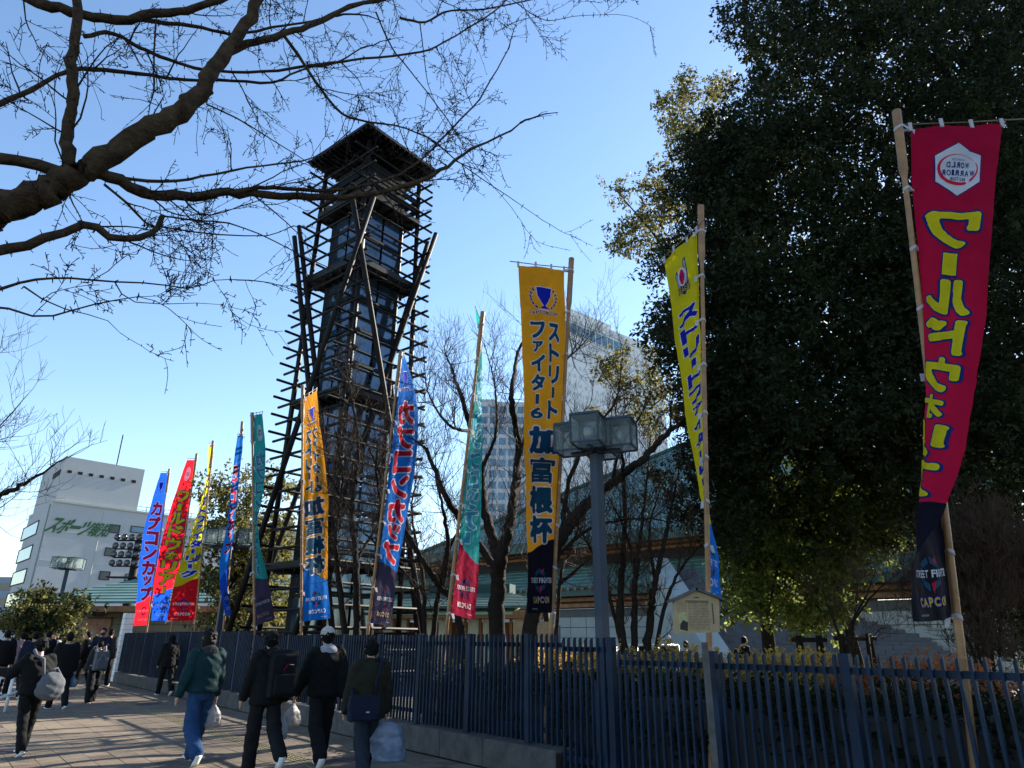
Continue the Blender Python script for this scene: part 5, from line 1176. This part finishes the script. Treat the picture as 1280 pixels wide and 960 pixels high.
# ------------------------------------------------------------------ people
def remesh(mb, name, m, parent, vox, fold=0.0, seed=0, smooth=2, stuff=False):
    me = mb.mesh('tmp'); o = bpy.data.objects.new('tmp', me); COL.objects.link(o)
    r_ = o.modifiers.new('r', 'REMESH'); r_.mode = 'VOXEL'; r_.voxel_size = vox
    if smooth: s_ = o.modifiers.new('s', 'SMOOTH'); s_.iterations = smooth; s_.factor = .5
    dg = bpy.context.evaluated_depsgraph_get(); ev = o.evaluated_get(dg); nm = bpy.data.meshes.new_from_object(ev)
    bpy.data.objects.remove(o); bpy.data.meshes.remove(me)
    if fold:
        n = len(nm.vertices); V = np.zeros(n * 3); nm.vertices.foreach_get('co', V); V = V.reshape(-1, 3); Nn = np.zeros(n * 3); nm.vertex_normals.foreach_get('vector', Nn); Nn = Nn.reshape(-1, 3)
        s = seed * 1.7; a = np.sin(V[:, 2] * 26 + 5 * np.sin(V[:, 0] * 11 + s) + 3 * np.sin(V[:, 1] * 9 + s * 2)) * np.sin(V[:, 0] * 8 + V[:, 2] * 6 + s) + .6 * np.sin(V[:, 2] * 55 + V[:, 0] * 30 + 4 * np.sin(V[:, 1] * 14 + s))
        V += Nn * (a * fold)[:, None]; nm.vertices.foreach_set('co', V.ravel())
    nm.name = name; nm.materials.clear(); nm.materials.append(m); nm.shade_smooth()
    o = bpy.data.objects.new(name, nm); link(o, parent); return o
def Rx(a): c, s = math.cos(a), math.sin(a); return np.array([[1, 0, 0], [0, c, -s], [0, s, c]])
def clothing(name, col, var=.15): return mat(name, col, .85, var, 12, .35, 160, spec=.2)
def person(label, feet, head_z, rz, top, bottom, pose=None, hairm='hair', far=False, shoes=(.5, .5, .5), style='short', hem=.47, bulk=.030, hood=False, capc=None, wide=.02, seed=0, group=None, legs=(.35, -.35, .25, .1), arms=((.1, .12, .15), (-.05, .12, .15)), lean=.03, collar=False, mask=False):
    """local frame: faces +Y. legs: (left hip, right hip, left knee, right knee); arms: per side (swing, spread, elbow)"""
    H = head_z; k = H / 1.72; t = thing('person', label, 'person', (feet[0], feet[1], 0), rz, group)
    J = {}
    hip = np.array([0, 0, .90 * k]); lh, rh, lk, rk = legs
    for sd, h_, kn in ((-1, lh, lk), (1, rh, rk)):
        p = hip + np.array([sd * .095 * k, 0, 0]); kp = p + np.array([sd * .01, math.sin(h_), -math.cos(h_)]) * .43 * k; a2 = h_ - kn; ap = kp + np.array([0, math.sin(a2), -math.cos(a2)]) * .41 * k
        J[sd] = [p, kp, ap, a2]
    low = min(J[-1][2][2], J[1][2][2]) - .075 * k
    for sd in (-1, 1):
        for q in J[sd][:3]: q[2] -= low
    hip = hip - np.array([0, 0, low]); Hh = hip[2]
    def T(x, y, z):     # torso point with lean
        return np.array([x * k, y * k + (z * k) * math.sin(lean), Hh + z * k * math.cos(lean)])
    neck = T(0, -.005, .555); head = T(0, .035, .70); hr = .112 * k
    sc_ = (H - .0) - (head[2] + hr * 1.12); head[2] += sc_ * .6; neck[2] += sc_ * .3
    A = {}
    for i, sd in enumerate((-1, 1)):
        sw, spd, el = arms[i]; s_ = T(sd * .185, -.01, .50); d = np.array([sd * math.sin(spd), math.sin(sw) * math.cos(spd), -math.cos(sw) * math.cos(spd)]); e = s_ + d * .285 * k
        d2 = Rx(el) @ d; w_ = e + d2 * .255 * k; A[sd] = (s_, e, w_, d2)
    vb = .022 if far else .0095
    # body
    b = MB(); b.ell(head, (.074 * k, .092 * k, hr), 18, 12); b.ell(head + [0, .012 * k, -.055 * k], (.058 * k, .070 * k, .065 * k), 14, 8)
    b.ell(head + [0, .098 * k, -.012 * k], (.013 * k, .020 * k, .024 * k), 8, 6)
    b.ell(head + [0, .088 * k, -.052 * k], (.022 * k, .010 * k, .008 * k), 8, 5)
    for sd in (-1, 1): b.ell(head + [sd * .076 * k, -.004, -.012 * k], (.012 * k, .022 * k, .032 * k), 8, 6)
    b.cap(neck - [0, 0, .03], head - [0, .015, .06], .056 * k, .052 * k)
    b.cap(T(0, 0, .10), T(0, 0, .40), .12 * k, .13 * k); b.cap(T(-.13, 0, .47), T(.13, 0, .47), .07 * k, .07 * k); b.cap(T(-.07, 0, .02), T(.07, 0, .02), .10 * k, .10 * k)
    for sd in (-1, 1):
        s_, e, w_, d2 = A[sd]; b.cap(s_, e, .048 * k, .038 * k); b.cap(e, w_, .038 * k, .026 * k)
        ax = np.array([0, 1, 0]) if abs(d2[2]) > .5 else np.array([0, 0, 1]); sidev = _n(np.cross(d2, np.cross(ax, d2))); palm = w_ + d2 * .045 * k
        b.cap(w_, palm + d2 * .02 * k, .026 * k, .030 * k)
        inw = np.array([-sd, 0, 0]) * .6
        for f in range(4):
            q = palm + d2 * .035 * k + sidev * (-.027 + f * .018) * k; ln = (.030, .036, .034, .026)[f] * k; m1 = q + d2 * ln; m2 = m1 + _n(d2 + inw * 1.2) * ln * .9
            b.cap(q, m1, .0085 * k, .008 * k, 7); b.cap(m1, m2, .008 * k, .0065 * k, 7)
        q = palm + sidev * .026 * k; b.cap(q, q + _n(d2 + sidev * .9 + inw * .3) * .045 * k, .010 * k, .008 * k, 7)
        p, kp, ap, a2 = J[sd]; b.cap(p, kp, .078 * k, .052 * k); b.cap(kp, ap, .050 * k, .034 * k); b.cap(ap, ap + [0, .10 * k, -.03 * k], .03 * k, .028 * k)
    remesh(b, 'body', M['skin'], t, vb * k)
    vc = .024 if far else .0125; bk = bulk
    # trousers
    b = MB(); b.rings([(0, 0, Hh - .10 * k, .12 * k, .09 * k), (0, 0, Hh, .155 * k + bk * .2, .115 * k + bk * .2), (0, 0, Hh + .12 * k, .135 * k, .10 * k)], 16)
    for sd in (-1, 1):
        p, kp, ap, a2 = J[sd]; dn = _n(ap - kp); b.cap(p, kp, .090 * k, (.066 + wide) * k, 14); b.cap(kp, ap - dn * .0 + [0, -.005, -.01], (.063 + wide) * k, (.050 + wide * 1.2) * k, 14)
    remesh(b, 'trousers', bottom, t, vc, .0045, seed)
    # shoes
    sm = clothing('shoe_cloth', shoes, .1); sole = M['white']
    for sd in (-1, 1):
        p, kp, ap, a2 = J[sd]; fl = a2 if a2 < -.25 else max(-.1, a2 * .4); fd = np.array([0, math.cos(fl), math.sin(fl)]); heel = ap + np.array([0, -.035, -.045]) * k
        b = MB(); b.cap(heel, heel + fd * .10 * k, .040 * k, .042 * k); b.cap(heel + fd * .08 * k, heel + fd * .20 * k - [0, 0, .006], .043 * k, .032 * k); b.cap(heel + [0, .01, 0], ap + [0, 0, .02], .040 * k, .038 * k)
        so2 = remesh(b, 'shoe', sm, t, vc)
        up = np.cross([1, 0, 0], fd); b = MB(); b.box(heel + fd * .085 * k - up * .036 * k, (.040 * k, .135 * k, .010 * k), np.array([[1, 0, 0], fd, up]).T); b.build('sole', sole, so2, True)
    # jacket
    b = MB(); hz2 = hem * 1.72 * k - .0; rel = (hz2 - Hh) / k
    R = []
    for z, rx, ry in ((rel, .168, .125), (rel + .04, .180, .135), (.06, .168, .128), (.18, .162, .122), (.32, .185, .130), (.42, .192, .125), (.49, .160, .105), (.545, .085, .080)):
        q = T(0, 0, z); R.append((q[0], q[1], q[2], rx * k + bk, ry * k + bk))
    R.sort(key=lambda r_: r_[2]); b.rings(R, 22)
    for sd in (-1, 1):
        s_, e, w_, d2 = A[sd]; b.cap(s_ + [-sd * .02, 0, -.01], e, .066 * k + bk * .8, .052 * k + bk * .8, 14); b.cap(e, w_ - d2 * .01, .052 * k + bk * .8, .038 * k + bk * .6, 14)
    if collar: b.rings([(neck[0], neck[1], neck[2] - .07, .10 * k, .09 * k), (neck[0], neck[1] - .005, neck[2] + .035, .078 * k, .078 * k)], 16)
    if hood == 'up': b.ell(head + [0, -.025, .0], (.105 * k, .115 * k, .135 * k), 16, 10); b.cap(neck, head - [0, .02, .05], .11 * k, .10 * k)
    remesh(b, 'jacket', top, t, vc, .0055, seed + 3)
    if hood is not False and hood != 'up':
        b = MB(); q = T(0, -.085, .53); b.ell(q, (.12 * k, .065 * k, .085 * k), 14, 8); b.cap(T(-.07, -.03, .55), T(.07, -.03, .55), .045 * k, .045 * k); remesh(b, 'hood', hood, t, vc, .004, seed + 5)
    # hair
    if hood != 'up':
        b = MB(); hm = M[hairm]
        b.ell(head + [0, -.016 * k, .018 * k], (.086 * k, .098 * k, .115 * k), 18, 12)
        if style == 'short': b.ell(head + [0, -.045 * k, -.02 * k], (.076 * k, .062 * k, .085 * k), 14, 9)
        if style == 'long':
            b.ell(head + [0, -.045 * k, -.06 * k], (.098 * k, .075 * k, .13 * k), 14, 9); b.cap(head + [.055, -.035, -.06], head + [.075, -.04, -.20], .045, .03); b.cap(head + [-.055, -.035, -.06], head + [-.075, -.04, -.21], .045, .03); b.cap(head + [0, -.07, -.06], head + [0, -.075, -.22], .06, .04)
        if not far:
            rh = random.Random(seed)
            for q_ in range(150):
                th_a = rh.uniform(0, 6.283); zz = rh.uniform(-.75, .95); rr_ = math.sqrt(1 - zz * zz); dv = np.array([math.cos(th_a) * rr_, math.sin(th_a) * rr_, zz])
                if dv[1] > .45 and zz < .5: continue
                q0 = head + [0, -.016 * k, .018 * k] + dv * np.array([.086, .098, .115]) * k * .97; dn_ = _n(np.array([dv[0] * .5, dv[1] * .5 - .2, -.8]) + np.array([rh.gauss(0, .3) for _ in range(3)]))
                b.cap(q0, q0 + dn_ * rh.uniform(.02, .04) + dv * .006, .009, .004, 6)
        o = remesh(b, 'hair', hm, t, .0085 if not far else .02, .0, seed, 1)
        n = len(o.data.vertices); V = np.zeros(n * 3); o.data.vertices.foreach_get('co', V); V = V.reshape(-1, 3)
        rel_ = (V - head) / k; fr = (rel_[:, 1] > .035) & (rel_[:, 2] < .055); V[fr, 1] = np.minimum(V[fr, 1], head[1] + .045 * k)
        V[fr, 0] = head[0] + (V[fr, 0] - head[0]) * .9
        amp = .010 if style == 'long' else .006
        V += np.array([noise.noise_vector(Vector(v * 38)) for v in V]) * amp; V += np.array([noise.noise_vector(Vector(v * 14)) for v in V]) * amp; o.data.vertices.foreach_set('co', V.ravel())
    for sd in (-1, 1):
        if not far: b = MB(); b.ell(head + [sd * .030 * k, .086 * k, .006 * k], (.012 * k, .006, .006 * k), 8, 5); b.build('eye', M['hair'], t, True)
    if capc is not None:
        b = MB(); b.ell(head + [0, -.012 * k, .045 * k], (.096 * k, .108 * k, .092 * k), 20, 12); V = b.v[0]; V[:, 2] = np.maximum(V[:, 2], head[2] + .015); o = b.build('cap', capc, t, True)
        b = MB(); b.ell(head + [0, .12 * k, .028 * k], (.07 * k, .075 * k, .010), 14, 6); b.build('cap_brim', capc, o, True)
    if mask: b = MB(); b.ell(head + [0, .070 * k, -.045 * k], (.060 * k, .040 * k, .045 * k), 12, 8); b.build('face_mask', M['black'] if mask == 'black' else M['white'], t, True)
    Rz = np.array([[math.cos(rz), -math.sin(rz), 0], [math.sin(rz), math.cos(rz), 0], [0, 0, 1]]); o3_ = np.array([feet[0], feet[1], 0])
    W = lambda p_: Rz @ np.array(p_) + o3_
    return dict(t=t, k=k, Rz=Rz, W=W, hand={sd: W(A[sd][2] + A[sd][3] * .085 * k) for sd in (-1, 1)}, back=lambda x, y, z: W(T(x, y, z)), hipz=Hh, head=W(head))
bagw = mat('white_plastic_bag', (.45, .43, .43), .35, .1, 20, .6, 25, trans=.35); bagb = mat('pale_blue_plastic_bag', (.22, .28, .40), .3, .12, 20, .5, 20, trans=.35)
def plastic_bag(label, hand, h, wd, dp, m, rz=0, seed=0, skew=0.0, square=False):
    t = thing('plastic_bag', label, 'bag', (hand[0], hand[1], hand[2] - h), rz)
    prof = [(0, .55), (.03, .80), (.15, 1.0), (.35, 1.0), (.55, .86), (.72, .58), (.86, .28), (.95, .14), (1.0, .10)] if not square else [(0, .8), (.03, .95), (.2, 1.), (.5, 1.0), (.8, .97), (.9, .85), (.97, .55), (1.0, .3)]
    K = 30; V = []; rg = random.Random(seed); N_ = 26
    for i in range(N_ + 1):
        z = i / N_; r_ = np.interp(z, [p[0] for p in prof], [p[1] for p in prof])
        for j in range(K):
            a = 2 * math.pi * j / K; cr_ = 1 + .22 * noise.noise(Vector((math.cos(a) * 2.2, math.sin(a) * 2.2, z * 4 + seed))) + .17 * noise.noise(Vector((math.cos(a) * 6, math.sin(a) * 6, z * 9 + seed))) + .05 * math.sin(a * 7 + z * 3)
            V.append((wd / 2 * r_ * cr_ * math.cos(a) + skew * (1 - z), dp / 2 * r_ * cr_ * math.sin(a), z * h * .88 + (.012 if i == 0 else 0)))
    F = [(i * K + j, i * K + (j + 1) % K, (i + 1) * K + (j + 1) % K, (i + 1) * K + j) for i in range(N_) for j in range(K)] + [tuple(range(K - 1, -1, -1))]
    b = MB(); b.add(V, F); b.build('bag_body', m, t, True)
    for s_ in (-1, 1):
        b = MB(); b.tube([(s_ * wd * .05, 0, h * .84), (s_ * wd * .07, 0, h * .93), (0, 0, h * 1.02)], [.010, .008, .007], 6); b.build('handle', m, t, True)
    return t
def backpack(label, P, m, w_=.30, h_=.46, d_=.15, z0=.02, strapc=None, roll=False, marks=False, x0=0.0):
    k = P['k']; t = thing('backpack', label, 'backpack', tuple(P['back'](0, 0, 0)), 0); o_ = np.array(t.location); t.rotation_euler = (0, 0, P['t'].rotation_euler[2])
    b = MB(); y = -.21 - .0
    b.box((x0, y, z0 + h_ / 2), (w_ / 2, d_ / 2, h_ / 2)); 
    if roll: b.cap((x0 - w_ * .5, y, z0 + h_ + .01), (x0 + w_ * .5, y, z0 + h_ + .01), .05, .05)
    remesh(b, 'pack_body', m, t, .014, .004, 3, 6)
    b = MB(); b.box((x0, y - d_ / 2 - .015, z0 + h_ * .30), (w_ * .40, .03, h_ * .24)); remesh(b, 'front_pocket', m, t, .014, .002, 1, 3)
    sm = strapc or m
    for s_ in (-1, 1):
        b = MB(); b.tube([(s_ * .10 + x0 * .5, -.15, z0 + h_ * .92), (s_ * .115, -.06, .56), (s_ * .12, .06, .545), (s_ * .13, .155, .42), (s_ * .15, .14, .25), (s_ * .17, .0, .10), (s_ * .13 + x0, -.16, .08)], .017, 6); b.build('strap', sm, t, True)
        b = MB(); b.bar((s_ * w_ * .25 + x0, y - d_ / 2 - .012, z0 + h_ * .55), (s_ * w_ * .05 + x0, y - d_ / 2 - .012, z0 + h_ * .9), .016, .01); b.build('webbing', sm, t)
    if marks:
        b = MB(); b.bar((x0 - .03, y - d_ / 2 - .018, z0 + h_ * .62), (x0 + .03, y - d_ / 2 - .018, z0 + h_ * .78), .012, .006); b.build('zip_pull', PR['red'], t)
        b = MB(); b.bar((x0 + .05, y - d_ / 2 - .018, z0 + h_ * .76), (x0 + .10, y - d_ / 2 - .018, z0 + h_ * .755), .012, .006); b.build('zip_pull', M['white'], t)
    return t
C_ = {'blk': clothing('black_wool', (.005, .005, .0055)), 'blk2': clothing('black_nylon', (.007, .007, .009)), 'char': clothing('charcoal_cloth', (.03, .03, .034)), 'teal': clothing('teal_fleece', (.005, .029, .035)), 'jean': clothing('blue_denim', (.016, .052, .135)),
      'dkjean': clothing('dark_denim', (.014, .02, .032)), 'olive': clothing('olive_coat', (.014, .0135, .008)), 'navy': clothing('navy_cloth', (.008, .012, .03)), 'grey': clothing('grey_canvas', (.12, .125, .14)), 'lgrey': clothing('light_grey_cloth', (.30, .30, .34)), 'white': clothing('white_cotton', (.42, .40, .39)), 'tan': clothing('tan_hem', (.16, .11, .07)), 'pink': clothing('dusty_pink', (.30, .20, .22))}
def gp(px_, py_): return ground(px_, py_)
def facing(dx, dy): return math.atan2(dy, dx) - math.pi / 2
FW = facing(-FD[0], -FD[1])      # walking away along the fence
def hz2(px_, py_, g): return at(px_, py_, g[1])[2]
def put(label, px_, fy, hx, hy, rz, **k):
    g = gp(px_, fy); g = np.array([(at(hx, hy, g[1])[0] + g[0]) / 2, g[1], 0]); return person(label, g, min(1.86, max(1.5, hz2(hx, hy, g))), rz, **k)

P = put('person in dark teal fleece and wide blue jeans carrying a white plastic bag', 243, 953, 262, 783, FW + .1, top=C_['teal'], bottom=C_['jean'], hairm='hair_brown', style='long', shoes=(.02, .02, .025), wide=.035, hem=.50, bulk=.035, legs=(-.10, .42, .75, .12), arms=((-.1, .22, .25), (.05, .10, .2)), seed=1, lean=.04, hood=C_['char'])
plastic_bag('crumpled white plastic bag in the right hand of the person in teal', P['hand'][1] - [0, 0, 0], .36, .24, .15, bagw, FW, 3)
P = put('person in black jacket wearing a big black roll-top backpack, white sneakers', 326, 968, 338, 789, FW - .05, top=C_['blk'], bottom=C_['blk2'], shoes=(.5, .5, .52), legs=(.12, -.40, .05, .55), arms=((.1, .16, .2), (-.12, .12, .15)), seed=2, wide=.03, hem=.47, bulk=.035, hood=C_['blk'])
backpack('large black roll-top backpack with red zip pull on the person in black', P, C_['blk2'], .32, .50, .18, .0, roll=True, marks=True, x0=.10)
plastic_bag('thin long white plastic bag hanging from the hand beside the black backpack', P['hand'][1], .40, .14, .10, bagw, FW, 8)
P = put('person in black jacket and light cap carrying a white plastic bag in the left hand', 396, 960, 411, 783, FW - .15, top=C_['blk'], bottom=C_['blk2'], shoes=(.05, .05, .06), legs=(-.38, .30, .45, .05), arms=((.25, .22, .15), (-.25, .10, .1)), seed=3, wide=.03, hem=.49, bulk=.045, hood=C_['lgrey'], capc=C_['white'])
plastic_bag('white plastic bag in the left hand of the person with the light cap', P['hand'][-1], .34, .26, .12, bagw, FW + .3, 12)
P = put('person in olive coat with a navy shoulder bag and short black hair', 455, 980, 465, 797, FW - .1, top=C_['olive'], bottom=C_['dkjean'], shoes=(.03, .03, .03), legs=(-.22, .38, .3, .1), arms=((.1, .14, .2), (.0, .14, .12)), seed=4, wide=.03, hem=.43, bulk=.055, collar=True)
plastic_bag('large pale blue plastic carrier bag in the right hand of the person in olive', P['hand'][1], .50, .40, .20, bagb, FW - .4, 15, skew=.07, square=True)
def shoulder_bag(label, P, m, sd, w_, h_, z0, slouch=False, sling=1):
    k = P['k']; t = thing('shoulder_bag', label, 'bag', tuple(P['back'](0, 0, 0)), P['t'].rotation_euler[2])
    b = MB(); x = sd * .14; y = -.19
    if slouch: b.ell((x, y - .02, z0 + h_ * .45), (w_ / 2, .09, h_ * .5), 18, 12); b.ell((x, y, z0 + h_ * .3), (w_ / 2 * 1.05, .10, h_ * .33), 18, 10)
    else: b.box((x, y, z0 + h_ / 2), (w_ / 2, .055, h_ / 2))
    remesh(b, 'bag_body', m, t, .013, .005, 4, 5)
    b = MB(); 
    if slouch: b.tube([(x - sd * w_ * .3, y, z0 + h_ * .7), (x - sd * .16, y + .02, z0 + h_ + .15), (sd * -.10, -.10, .50), (sd * -.11, -.01, .575)], [.026, .024, .022, .022], 8); b.tube([(x + sd * w_ * .35, y, z0 + h_ * .72), (x + sd * .06, y + .05, z0 + h_ + .02), (x - sd * .05, y, z0 + h_ * .95)], .02, 8)
    else: b.tube([(x - sd * w_ * .4, y, z0 + h_), (0, -.175, .30), (sd * -.09, -.12, .50), (sd * -.11, .0, .565), (sd * -.09, .12, .48)], .018, 8); b.tube([(x + sd * w_ * .4, y, z0 + h_), (sd * .23, .0, z0 + h_ + .08)], .016, 6)
    b.build('strap', m, t, True)
    if not slouch: b = MB(); b.box((x, y - .058, z0 + h_ * .62), (w_ / 2 * .98, .008, h_ * .36)); b.build('flap', m, t); b = MB(); b.box((x + .03, y - .068, z0 + h_ * .35), (.02, .004, .008)); b.build('buckle', M['metal'], t)
    return t
shoulder_bag('navy messenger bag on the back of the person in olive coat', P, C_['navy'], -1, .36, .27, -.12)
P = put('person in black with a grey slouchy shoulder bag at the left edge', 30, 943, 50, 797, FW + .25, top=C_['blk'], bottom=C_['blk'], shoes=(.5, .45, .36), legs=(-.30, .22, .15, .0), arms=((.5, .45, 1.3), (.3, .2, .9)), seed=5, wide=.015, hem=.50, bulk=.04, lean=.10)
shoulder_bag('pale grey slouchy shoulder bag hanging behind the person in black', P, C_['grey'], 1, .38, .40, -.10, slouch=True)
P = put('person in dark hooded coat walking close to the low wall', 206, 869, 214, 793, FW, top=C_['blk'], bottom=C_['blk'], shoes=(.4, .4, .4), legs=(.30, -.35, .1, .35), seed=6, hem=.45, bulk=.04, hood='up', far=True)
P = put('person in dark grey top wearing a grey backpack near the pavilion', 115, 878, 124, 800, FW + .2, top=C_['char'], bottom=C_['blk2'], shoes=(.03, .03, .03), legs=(-.15, .22, .1, .1), seed=7, wide=.05, hem=.52, far=True)
backpack('grey backpack worn by the person in dark grey near the pavilion', P, C_['grey'], .32, .46, .16, -.02, strapc=C_['lgrey'])
P = put('person in navy jacket with black face mask facing the camera', 119, 862, 127, 783, FW + math.pi - .3, top=C_['navy'], bottom=C_['blk2'], legs=(.05, -.05, .05, .0), arms=((.5, .1, 1.3), (.5, .1, 1.2)), seed=8, far=True, mask='black')
P = put('person in long black coat behind the grey shoulder bag', 74, 886, 84, 790, FW + .15, top=C_['blk'], bottom=C_['blk2'], shoes=(.03, .03, .03), legs=(.25, -.25, .1, .25), seed=9, hem=.40, bulk=.055, far=True)
plastic_bag('pale plastic bag carried by the person in the long black coat', P['hand'][1], .32, .22, .12, bagb, 0, 21)
for i, (lb, fx, fy, hx, hy, tp, bt_, rz) in enumerate([('person in blue patterned jacket near the left edge', 33, 872, 40, 789, 'navy', 'blk2', FW), ('person in dusty pink top near the small leafy tree', 20, 868, 24, 790, 'pink', 'blk2', FW + .4),
        ('person in black at the extreme left edge', -2, 872, 4, 787, 'blk', 'blk', FW), ('person in black coat waiting by the ticket window', 104, 858, 109, 789, 'blk', 'blk', FW + 1.2), ('person in dark coat right of the masked person', 130, 858, 135, 785, 'char', 'blk', FW - .6), ('person in white top standing under the small leafy tree', 62, 856, 64, 791, 'white', 'char', FW + 2.4), ('person in black coat walking behind the blue patterned jacket', 52, 862, 57, 788, 'blk2', 'blk', FW + .2)]):
    put(lb, fx, fy, hx, hy, rz, top=C_[tp], bottom=C_[bt_], far=True, seed=20 + i, legs=(.2, -.2, .1, .15) if i % 2 else (-.2, .25, .15, .05), bulk=.04)
def far_person(label, hx, hy, Y, rz, **k):
    p = at(hx, hy, Y); return person(label, (p[0], Y, 0), min(1.9, max(1.5, p[2])), rz, far=True, **k)
P = far_person('person in black coat over a white shirt crossing before the stone steps', 928, 795, 23, -1.3, top=C_['blk'], bottom=C_['blk2'], seed=31, legs=(.3, -.3, .1, .2))
backpack('black backpack on the person crossing before the stone steps', P, C_['blk2'])
far_person('person in dark coat behind the white crowd rail, left of the notice board', 806, 797, 26, .4, top=C_['blk'], bottom=C_['blk'], seed=32)
far_person('person with white cap in the dark doorway behind the rail', 835, 794, 26, 2.8, top=C_['navy'], bottom=C_['blk'], seed=33, capc=C_['white'])
far_person('person in blue jacket bending by the notice board', 852, 800, 22, -.8, top=C_['navy'], bottom=C_['blk'], seed=34, lean=.3)
far_person('person in grey beside the large lamp post beyond the hedge', 768, 798, 24, 1.0, top=C_['lgrey'], bottom=C_['blk'], seed=35)
